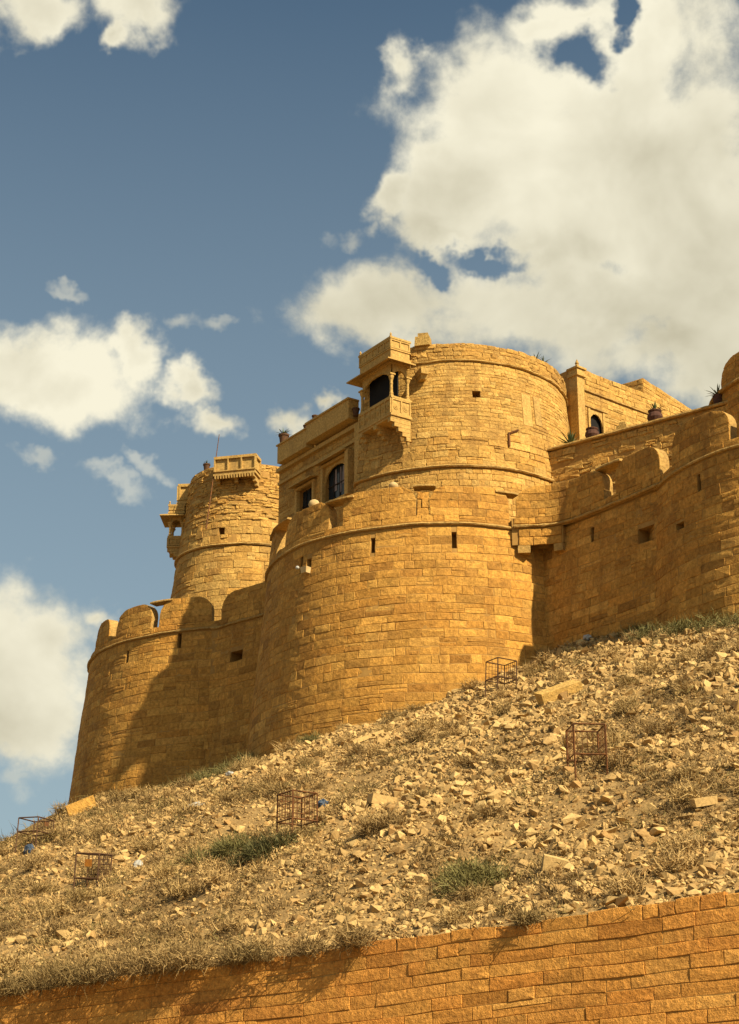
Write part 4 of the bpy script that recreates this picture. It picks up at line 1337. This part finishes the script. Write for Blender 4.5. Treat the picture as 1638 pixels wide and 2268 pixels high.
def scrub_amount(x, y):
    """0 bare rubble .. 1 thick dry scrub"""
    sw = (x - RW0[0]) * RWT[0] + (y - RW0[1]) * RWT[1]
    dw = (x - RW0[0]) * RWN[0] + (y - RW0[1]) * RWN[1]
    side = 1 / (1 + np.exp((x / y * 1000 + 28) / 45))           # more to the left
    low = np.exp(-dw / 6.0) * side
    nz = fbm(x * 0.22 + 40, y * 0.13 + 11, 4)
    return np.clip((nz - 0.5) * 2.6 + 0.74 * side + 0.4 * low + 0.17, 0, 1)

def build_rubble():
    rg = np.random.default_rng(5)
    N = 120000
    p = slope_points(N, rg)
    sc = scrub_amount(p[:, 0], p[:, 1])
    keep = rg.random(N) < (1.0 - 0.62 * sc) * np.clip(0.45 + 1.1 * fbm(p[:, 0] * 0.45 + 3, p[:, 1] * 0.3, 3), 0, 1)
    p = p[keep]; n = len(p)
    z = ground_z(p[:, 0], p[:, 1])
    size = 0.042 * (1 + rg.pareto(2.3, n)); size = np.clip(size, 0.042, 0.22)
    size = size * (1.0 + 0.3 / (1 + np.exp(-(p[:, 0] / p[:, 1] * 1000 - 10) / 30)))
    scl = np.stack([np.ones(n), rg.uniform(0.5, 0.95, n), rg.uniform(0.35, 0.85, n)], 1) * size[:, None] * 1.1
    RM = rot_mats(n, rg)
    pos = np.stack([p[:, 0], p[:, 1], z + size * rg.uniform(-0.25, 0.25, n)], 1)
    t = np.stack([rg.random(n), np.where(rg.random(n) < 0.22, rg.uniform(0.3, 0.8, n), 0), np.zeros(n)], 1)
    protos = [hull(10, 300 + k) for k in range(40)]
    which = rg.integers(40, size=n)
    VV = []; FF = []; TT = []; off = 0
    for k in range(40):
        ix = np.nonzero(which == k)[0]
        pv, pf = protos[k]
        v = pv[None] * scl[ix][:, None, :]
        v = np.einsum('nij,nkj->nki', RM[ix], v) + pos[ix][:, None, :]
        VV.append(v.reshape(-1, 3)); TT.append(np.repeat(t[ix], len(pv), 0))
        FF.append((pf[None] + (off + np.arange(len(ix)) * len(pv))[:, None, None]).reshape(-1, 3))
        off += len(ix) * len(pv)
    V = np.vstack(VV); F = np.vstack(FF); t = np.vstack(TT)
    o = link('rubble', mesh_np('rubble', V, [F], 'rubble_stone', t))
    tag(o, 'pale broken stone rubble covering the hillside below the fort', 'rubble', kind='stuff')
    # larger loose stones, one by one
    protos = []
    for k in range(10):
        bv, bf = hull(22, 700 + k)
        tt = np.repeat(np.array([[rg.random(), 0.5 if k in (3, 7) else 0.0, 0]]), len(bv), 0)
        protos.append(mesh_np('loose_stone', bv, [bf], 'rubble_stone', tt))
    q = slope_points(900, rg, 0.3)
    s2 = scrub_amount(q[:, 0], q[:, 1])
    q = q[rg.random(len(q)) < (1 - 0.6 * s2)][:295]
    zz = ground_z(q[:, 0], q[:, 1])
    for i in range(len(q)):
        ob = bpy.data.objects.new('loose_stone', protos[rg.integers(10)])
        k = rg.uniform(0.12, 0.24) * (1.25 if rg.random() < 0.12 else 1)
        ob.scale = (k * rg.uniform(0.8, 1.4), k * rg.uniform(0.6, 1.0), k * rg.uniform(0.35, 0.8))
        ob.rotation_euler = (rg.normal(0, 0.35), rg.normal(0, 0.35), rg.uniform(0, 6.28))
        ob.location = (q[i, 0], q[i, 1], zz[i] + k * rg.uniform(0.0, 0.2))
        COL.objects.link(ob)
        tag(ob, 'pale angular loose stone, larger than the rubble around it on the slope', 'stone', 'larger loose stones scattered on the slope')
build_rubble()

def block(name, dx, dy, size, rot, mat, label, lift=0.1, seed=0):
    p = ground_hit(dx, dy)
    rg = np.random.default_rng(seed)
    c = np.array([(x, y, z) for z in (-1, 1) for y in (-1, 1) for x in (-1, 1)], float) + rg.uniform(-0.08, 0.08, (8, 3))
    v = c * np.asarray(size) / 2
    t = np.repeat(np.array([[0.15, 0.55, 0] if mat != 'rubble_stone' else [0.9, 0.1, 0]]), 8, 0)
    o = link(name, mesh_np(name, v, [CUBE_Q], mat, t), None, p + np.array([0, 0, lift]))
    o.rotation_euler = rot
    tag(o, label, 'stone')
block('squared_block', 1240, 1552, (1.55, 0.55, 0.48), (0.35, -0.38, 0.3), 'tower_sandstone', 'long squared fallen block with one dark end, below the sunlit bastion', 0.22, 1)
block('fallen_block', 180, 1800, (1.15, 0.65, 0.5), (0.1, -0.42, 0.15), 'bastion_sandstone', 'orange fallen block against the foot of the left bastion', 0.2, 2)
block('flat_slab', 845, 1783, (0.75, 0.5, 0.3), (0.2, 0.1, 0.4), 'rubble_stone', 'pale flat stone slab lying right of the middle tree guard', 0.12, 3)
block('long_slab', 815, 1640, (1.5, 0.2, 0.16), (0.1, -0.4, 0.5), 'rubble_stone', 'thin long stone splinter pointing up the slope below the middle bastion', 0.1, 4)
block('flat_slab', 1560, 1790, (0.6, 0.36, 0.2), (0.2, -0.2, 0.2), 'rubble_stone', 'broad pale slab near the right edge, halfway down the slope', 0.14, 5)
block('flat_slab', 1230, 1930, (0.6, 0.45, 0.35), (0.3, 0.2, 0.1), 'rubble_stone', 'chunky pale stone right of the green bush', 0.14, 6)

# ------------------------------------------------------------------ vegetation
def blades(n_tuft, centers, rg, radius, height, per, width, tone, spread=0.9, droop=0.35, alt=None, twig=0.75):
    """tangled twigs and bent stems round each centre; returns verts, quads, tris, tint"""
    n = n_tuft * per
    c = np.repeat(centers, per, 0); R = np.repeat(radius, per); H = np.repeat(height, per)
    a = rg.uniform(0, 2 * np.pi, n); r0 = np.sqrt(rg.random(n)) * R * 0.75
    out = np.stack([np.cos(a), np.sin(a), np.zeros(n)], 1)
    tw = rg.random(n) < twig
    base = c + out * r0[:, None]
    dome = np.sqrt(np.clip(1 - (r0 / (R * 0.95 + 1e-6)) ** 2, 0.05, 1))
    base[:, 2] += np.where(tw, rg.random(n) * 0.75 * H * dome, 0.0) - 0.03
    rnd = rg.normal(0, 1, (n, 3)); rnd /= np.linalg.norm(rnd, axis=1)[:, None]
    d1 = np.where(tw[:, None], rnd + out * 0.45 + np.array([0, 0, 0.35]), out * (rg.random(n) * spread)[:, None] + rnd * 0.25 + np.array([0, 0, 0.8]))
    d1 /= np.linalg.norm(d1, axis=1)[:, None]
    h = H * np.where(tw, rg.uniform(0.3, 0.75, n), rg.uniform(0.55, 1.1, n))
    rnd2 = rg.normal(0, 1, (n, 3)); rnd2 /= np.linalg.norm(rnd2, axis=1)[:, None]
    d2 = d1 + rnd2 * 0.7 - np.array([0, 0, 0.5]) * (droop * rg.random(n))[:, None]
    m1 = base + d1 * (h * 0.5)[:, None]
    tip = m1 + d2 * (h * 0.5)[:, None]
    side = np.cross(d1, rg.normal(0, 1, (n, 3))); side /= np.linalg.norm(side, axis=1)[:, None] + 1e-6
    w = (width * rg.uniform(0.6, 1.3, n))[:, None] * side
    V = np.stack([base - w * 0.5, base + w * 0.5, m1 + w * 0.42, m1 - w * 0.42, tip], 1).reshape(-1, 3)
    k = (np.arange(n) * 5)[:, None]
    T = np.repeat(np.clip(np.repeat(tone, per) + rg.normal(0, 0.16, n), 0, 1), 5)
    A = np.zeros(n * 5) if alt is None else np.repeat(np.repeat(alt, per), 5)
    return V, k + np.array([[0, 1, 2, 3]]), k + np.array([[3, 2, 4]]), np.stack([T, A, np.zeros(n * 5)], 1)

def build_scrub():
    rg = np.random.default_rng(21)
    N = 24000
    p = slope_points(N, rg, 0.05)
    sc = scrub_amount(p[:, 0], p[:, 1])
    keep = rg.random(N) < (0.05 + 0.95 * sc ** 1.1) * np.clip((fbm(p[:, 0] * 1.1 + 5, p[:, 1] * 0.8, 3) - 0.36) * 5, 0.12, 1)
    p = p[keep]; n = len(p); sc = sc[keep]
    c = np.stack([p[:, 0], p[:, 1], ground_z(p[:, 0], p[:, 1])], 1)
    size = rg.uniform(0.12, 0.30, n) * (0.75 + 0.5 * sc)
    tone = np.clip(fbm(p[:, 0] * 0.5, p[:, 1] * 0.5, 3) * 1.5 - 0.32 + rg.normal(0, 0.25, n) - 0.16 / (1 + np.exp(-(p[:, 0] / p[:, 1] * 1000 - 10) / 30)), 0, 1)
    alt = np.where(rg.random(n) < 0.16, rg.uniform(0.4, 1, n), 0)
    big = rg.random(n) < 0.07
    size = np.where(big, size * rg.uniform(1.4, 2.0, n), size)
    dk = fbm(p[:, 0] * 0.9 + 7, p[:, 1] * 0.9, 3)
    tone = np.clip(tone - np.where(dk < 0.44, 0.55, 0.0) - np.where(big, 0.5, 0.0), -0.3, 1)
    alt = np.where(big & (rg.random(n) < 0.5), 0.9, alt)
    V, Q, T, C = blades(n, c, rg, size * 1.15, size * rg.uniform(0.75, 1.15, n), 25, 0.024, tone, spread=1.3, droop=0.6, alt=alt)
    o = link('dry_scrub', mesh_np('dry_scrub', V, [Q, T], 'dry_plant', C))
    tag(o, 'tangled dry brown scrub and weeds covering the slope', 'scrub', kind='stuff')

def make_bush(name, dx, dy, r, h, mat, label, seed, per=420, w=0.022, group=None, ground=None, droop=0.35, tone=0.5, cat='bush', alt=0.0, lift=0.0):
    rg = np.random.default_rng(seed)
    p = ground_hit(dx, dy) if ground is None else np.asarray(ground)
    k = 9
    cs = np.zeros((k, 3)); cs[:, :2] = rg.normal(0, r * 0.38, (k, 2)); cs[:, 2] = ground_z(p[0] + cs[:, 0], p[1] + cs[:, 1]) - p[2] if ground is None else 0
    V, Q, T, C = blades(k, cs, rg, np.full(k, r * 0.6), np.full(k, h), per // k, w, np.full(k, tone), spread=1.05, droop=droop, alt=np.full(k, alt))
    o = link(name, mesh_np(name, V, [Q, T], mat, C), None, p + np.array([0, 0, lift]))
    tag(o, label, cat, group)
    return o

build_scrub()
make_bush('green_bush', 1055, 1962, 0.95, 0.62, 'green_plant', 'olive green bush standing alone in the pale rubble low on the slope', 41, 1900, 0.024, tone=0.7)
make_bush('green_bush', 505, 1898, 1.0, 0.6, 'green_plant', 'leafy green bush left of the middle tree guard', 42, 1900, 0.024, tone=0.5)
make_bush('dark_bush', 600, 1890, 1.0, 0.55, 'green_plant', 'dark weedy bush in the shadow of the middle tree guard', 43, 1700, 0.024, alt=0.5, tone=0.3)
# weeds growing along the foot of the walls
WEED = ['green weeds at the foot of the short shaded wall, second clump from the left', 'green weeds at the foot of the short shaded wall, third clump from the left',
        'green weeds in the corner where the short shaded wall meets the middle bastion', 'green weeds at the foot of the left bastion, lowest clump of the row',
        'small weed clump alone at the foot of the middle bastion', 'dark green weeds below the shaded curtain wall, second clump from the left',
        'weeds below the shaded curtain wall near the right bastion, third clump', 'tall yellowish weeds at the foot of the right bastion',
        'weeds at the foot of the right bastion touching the right edge', 'small dark weed clump at the left end of the shaded curtain wall']
for i, (dx, dy, r, h, al) in enumerate([(470, 1690, 1.0, 0.6, 0.5), (520, 1672, 0.9, 0.55, 0.5), (560, 1655, 0.8, 0.55, 0.6), (430, 1712, 0.8, 0.5, 0.3), (690, 1615, 0.45, 0.5, 0.4),
                                       (1440, 1412, 0.9, 0.6, 0.7), (1490, 1405, 0.9, 0.6, 0.4), (1540, 1400, 0.9, 0.7, 0.3), (1600, 1396, 0.9, 0.6, 0.3), (1400, 1410, 0.5, 0.5, 0.6)]):
    make_bush('weed_clump', dx, dy, r, h, 'green_plant', WEED[i], 60 + i, 500, 0.022, 'weeds at the foot of the fort wall', tone=0.55, alt=al * 0.4, cat='weeds')
# bushes hanging over the top of the retaining wall
ORD = ['first', 'second', 'third', 'fourth', 'fifth', 'sixth', 'seventh', 'eighth', 'ninth', 'tenth', 'eleventh', 'twelfth']
def over_wall(dx, r, h, seed, mat, dark, out=0.25, per=700):
    s = surf_ret.s_at(dx, 5.95)
    p = surf_ret.P(s, 5.95, -0.25 + out)
    o = make_bush('overhanging_bush', 0, 0, r, h, mat, '%s dry bush from the left leaning over the top of the retaining wall' % ORD[seed - 80], seed, per, 0.02, 'bushes on the retaining wall edge', ground=p, tone=dark * 0.5, droop=0.8, alt=0.3 if dark < 0.25 else 0.05)
for i, (dx, r, h, mat, tn) in enumerate([(30, 0.5, 0.5, 'dry_plant', 0.2), (110, 0.75, 0.7, 'dry_plant', 0.1), (170, 0.7, 0.65, 'dry_plant', 0.15), (235, 0.55, 0.5, 'dry_plant', 0.3), (330, 0.6, 0.6, 'dry_plant', 0.35),
                                         (385, 0.6, 0.65, 'dry_plant', 0.5), (430, 0.5, 0.6, 'dry_plant', 0.5), (520, 0.4, 0.45, 'dry_plant', 0.3), (560, 0.5, 0.5, 'dry_plant', 0.2), (680, 0.45, 0.45, 'dry_plant', 0.4),
                                         (785, 0.4, 0.5, 'dry_plant', 0.5), (1170, 0.3, 0.35, 'dry_plant', 0.2)]):
    over_wall(dx, r * 1.15, h * 1.1, 80 + i, mat, tn, 0.25 if i % 2 else 0.5)
# dry tufts that stand out singly
rgx = np.random.default_rng(33)
tufts = []
for i in range(4):
    k = 6
    cs = np.zeros((k, 3)); cs[:, :2] = rgx.normal(0, 0.14, (k, 2))
    V, Q, T, C = blades(k, cs, rgx, np.full(k, 0.26), np.full(k, 0.46), 60, 0.018, np.full(k, 0.25 + 0.15 * i), alt=np.full(k, 0.25 * (i % 2)))
    tufts.append(mesh_np('dry_tuft', V, [Q, T], 'dry_plant', C))
pp = slope_points(150, rgx, 0.6)
zz = ground_z(pp[:, 0], pp[:, 1])
for i in range(len(pp)):
    ob = bpy.data.objects.new('dry_tuft', tufts[i % 4])
    ob.location = (pp[i, 0], pp[i, 1], zz[i]); k = rgx.uniform(0.7, 1.5); ob.scale = (k, k, k * rgx.uniform(0.7, 1.0)); ob.rotation_euler = (0, 0, rgx.uniform(0, 6.28))
    COL.objects.link(ob)
    tag(ob, 'rounded dry grey-brown tuft growing among the stones of the slope', 'shrub', 'dry tufts dotted over the slope')

# ------------------------------------------------------------------ rusty tree guards
def tree_guard(dx, dy, w, h, leg, rz, mat, label, tilt=(0, 0), panel=None, mesh_sides=(), door=False):
    p = ground_hit(dx, dy)
    t = empty('tree_guard', p, label, 'tree guard', 'rusty tree guards on the slope', rz)
    t.rotation_euler = (tilt[0], tilt[1], rz)
    a = w / 2; r = 0.028
    cor = [(-a, -a), (a, -a), (a, a), (-a, a)]
    for (x, y) in cor:
        MB().bar((x, y, -0.35), (x, y, leg + h), r).build('post', mat, t)
    for z in (leg, leg + h):
        for i in range(4):
            (x0, y0), (x1, y1) = cor[i], cor[(i + 1) % 4]
            MB().bar((x0, y0, z), (x1, y1, z), r * 0.85).build('rail', mat, t)
    for i in mesh_sides:
        (x0, y0), (x1, y1) = cor[i], cor[(i + 1) % 4]
        for k in range(1, 6):
            f = k / 6
            MB().bar((x0 + (x1 - x0) * f, y0 + (y1 - y0) * f, leg), (x0 + (x1 - x0) * f, y0 + (y1 - y0) * f, leg + h), 0.01).build('bar', mat, t)
        for k in range(1, 5):
            z = leg + h * k / 5
            MB().bar((x0, y0, z), (x1, y1, z), 0.008).build('bar', mat, t)
    if panel is not None:
        i, pm = panel
        (x0, y0), (x1, y1) = cor[i], cor[(i + 1) % 4]
        m = MB().box((x0 * 0.45 + x1 * 0.55, y0 * 0.45 + y1 * 0.55, leg + h * 0.62), (0.24 if abs(x1 - x0) > 0.1 else 0.012, 0.24 if abs(y1 - y0) > 0.1 else 0.012, h * 0.3))
        m.build('plate', pm, t)
    return t
tree_guard(1302, 1712, 0.9, 0.85, 0.40, 0.12, 'rust', 'orange rusty square tree guard standing farthest down on the right of the slope', mesh_sides=(1, 2, 3))
tree_guard(1110, 1537, 0.9, 0.78, 0.55, 0.5, 'dark_rust', 'dark rusty tree guard close below the sunlit bastion', tilt=(0.03, 0.03), mesh_sides=(1, 2))
tree_guard(658, 1856, 0.85, 0.82, 0.45, 0.6, 'rust', 'rusty caged tree guard in the middle of the scrubby slope', mesh_sides=(0, 1, 2, 3))
tree_guard(203, 1970, 0.8, 0.75, 0.3, -0.35, 'dark_rust', 'leaning dark tree guard with an orange plate low on the left slope', tilt=(0.1, 0.08), panel=(0, 'orange_plastic'), mesh_sides=(1, 2))
tree_guard(74, 1884, 0.9, 0.5, 0.6, -0.5, 'dark_rust', 'tree guard standing out against the sky at the left edge', tilt=(0, 0.05), panel=(1, 'rust'), mesh_sides=(1,))

# ------------------------------------------------------------------ pots, plants, litter
def pot(name, p, k, label, style='round', plant=None, seed=0, mat='terracotta'):
    t = empty(name, p, label, 'plant pot')
    if style == 'round':
        prof = [(0.10, 0), (0.22, 0.08), (0.28, 0.2), (0.26, 0.32), (0.2, 0.38), (0.24, 0.44), (0.24, 0.47), (0.17, 0.46)]
    else:
        prof = [(0.14, 0), (0.19, 0.36), (0.22, 0.37), (0.22, 0.44), (0.18, 0.44)]
    MB().lathe((0, 0, 0), [(r * k, z * k) for r, z in prof], 14).build('pot', mat, t, smooth=False)
    if plant:
        agave(t, (0, 0, 0.42 * k), plant, seed, cactus=(style == 'cactus'))
    return t
def agave(parent, o, L, seed, n=22, cactus=False):
    rg = random.Random(seed)
    for i in range(n):
        a = 2.4 * i; el = math.radians(rg.uniform(12, 80)); ln = L * rg.uniform(0.7, 1.1); w = L * 0.11
        d = Vector((math.cos(a) * math.cos(el), math.sin(a) * math.cos(el), math.sin(el)))
        s = Vector((-math.sin(a), math.cos(a), 0)); up = d.cross(s)
        P = []
        for f, ww, dr in ((0, 0.7, 0), (0.35, 1.0, 0.0), (0.7, 0.6, 0.05), (1.0, 0.03, 0.14)):
            c = Vector(o) + d * ln * f - Vector((0, 0, dr * ln))
            P += [c - s * w * ww / 2, c - up * w * 0.16 * ww, c + s * w * ww / 2]
        F = []
        for k in range(3):
            b = k * 3
            F += [(b, b + 1, b + 4, b + 3), (b + 1, b + 2, b + 5, b + 4), (b + 2, b, b + 3, b + 5)]
        MB().add(P, F).build('leaf', 'succulent', parent)

def ter(dx, d=-0.35):
    s = surf_ter.s_at(dx, 34.5)
    return surf_ter.P(s, 34.51, d)
t = empty('agave', ter(1258, -0.3), 'spiky agave at the left end of the terrace ledge beside the tower', 'plant'); agave(t, (0, 0, 0), 1.0, 3, 26)
pot('plant_pot', ter(1306, -0.3), 1.25, 'empty round clay pot on the terrace ledge in front of the arched window', 'round')
pot('plant_pot', ter(1446, -0.3), 1.35, 'round clay pot holding a cactus on the terrace ledge', 'round', 0.62, 5)
b = ter(1372, -0.4)
m = MB().box((0, 0, 0.18), (0.6, 0.4, 0.36), top=(0.5, 0.35), rz=-0.6).box((0.02, 0, 0.44), (0.3, 0.3, 0.16), rz=-0.5)
ob = m.build('stone_block', 'tower_sandstone', None, None); ob.location = b; tag(ob, 'small broken stone block lying on the terrace ledge between the pots', 'stone')
t = empty('agave', ter(1588, -0.2) + np.array([0, 0, 0.5]), 'spiky agave against the sky by the dark tower at the top right', 'plant'); agave(t, (0, 0, 0), 0.75, 8, 20)
MB().lathe((0, 0, -0.5), [(0.16, 0), (0.22, 0.2), (0.24, 0.5), (0.2, 0.5)], 12).build('pot', 'terracotta', t)
pt = surf_tpar.P(surf_tpar.s_at(1196, 39.4), 39.36, -0.25)
t = empty('agave', pt, 'low spiky plants growing on the central tower parapet', 'plant'); agave(t, (0, 0, 0), 0.62, 9, 14); agave(t, (0.4, 0.3, 0), 0.5, 10, 9)
p, n = on_tower2(-48, 40.25, -0.25)
pot('plant_pot', p, 1.0, 'dark pot with a small plant on the left tower rim beside the pole', 'tall', 0.35, 11, 'dark_rust')
_c = MW0 + MWD * 11.3 + MWN * 0.3
p = np.array([_c[0], _c[1], 37.385])
pot('plant_pot', p, 1.3, 'dark flower pot with yellowish plant at the corner of the palace roof', 'tall', 0.55, 12, 'dark_rust')
for (M, k) in ((8.25, 0.8), (9.1, 0.75), (4.5, 0.9)):
    c = MW0 + MWD * M + MWN * 0.3
    z = 37.39 if M > 9 else (37.6 if M > 5 else 36.6)
    pot('plant_pot', (c[0], c[1], z), k, {8.25: 'small dark pot on the long roof box next to its left end', 9.1: 'small dark pot at the right end of the lower roof box', 4.5: 'dark pot tucked between the roof box and the pillared balcony'}[M], 'tall', None, 0, 'dark_rust')

def ball(name, p, r, label, mat='pale_stone', seed=0):
    bm = MB(); rg = random.Random(seed)
    n, mrow = 14, 9
    prof = [(r * math.sin(math.pi * (i + 0.15) / (mrow - 0.7)) * rg.uniform(0.93, 1.05), r * 0.92 * (1 - math.cos(math.pi * (i + 0.15) / (mrow - 0.7)))) for i in range(mrow)]
    bm.lathe((0, 0, 0), prof, n)
    o = bm.build(name, mat, smooth=True); o.location = p; tag(o, label, 'stone')
ball('round_stone', surf_mid.P(surf_mid.s_at(685, 30.5), Z_M1 - 0.06, -0.3), 0.27, 'round pale stone ball on the shaded battlement below the windows', seed=1)
ball('round_stone', surf_mid.P(surf_mid.s_at(868, 30.5), Z_M1 - 0.04, -0.3), 0.22, 'round stone ball on the sunlit battlement below the balcony', seed=2)
s_, z_ = surf_mid.locate(667, 1264)
ball('lamp_globe', surf_mid.P(s_, z_, 0.2), 0.09, 'small white lamp globe beside the niche in the middle bastion', 'white_plastic', 3)

def bag(dx, dy, size, mat, label, seed):
    p = ground_hit(dx, dy)
    rg = np.random.default_rng(seed)
    n, mr = 12, 7
    P = []
    for i in range(mr):
        th = math.pi * i / (mr - 1)
        for k in range(n):
            a = 2 * math.pi * k / n
            r = 1 + rg.uniform(-0.3, 0.3)
            P.append((size[0] * math.sin(th) * math.cos(a) * r, size[1] * math.sin(th) * math.sin(a) * r, size[2] * (-math.cos(th) * r * 0.8 + 0.5)))
    F = []
    for i in range(mr - 1):
        for k in range(n):
            F.append((i * n + k, i * n + (k + 1) % n, (i + 1) * n + (k + 1) % n, (i + 1) * n + k))
    m = MB().add(P, F)
    o = m.build('plastic_bag', mat); o.location = p; o.rotation_euler = (0.2, -0.3, rg.uniform(0, 3)); tag(o, label, 'litter')
bag(60, 1892, (0.2, 0.14, 0.26), 'blue_plastic', 'crumpled blue plastic bag under the tree guard at the left edge', 1)
bag(432, 1790, (0.38, 0.2, 0.12), 'white_plastic', 'white crumpled sheet lying below the left bastion', 2)
bag(302, 1925, (0.14, 0.1, 0.2), 'white_plastic', 'white bag caught beside the leaning tree guard', 3)
bag(716, 1790, (0.2, 0.16, 0.2), 'blue_plastic', 'bluish bag right of the middle tree guard', 4)
bag(1303, 1415, (0.3, 0.2, 0.16), 'white_plastic', 'white scrap lying at the foot of the shaded wall', 5)
bag(508, 1722, (0.22, 0.16, 0.16), 'white_plastic', 'small pale bag on the slope below the shaded wall', 6)
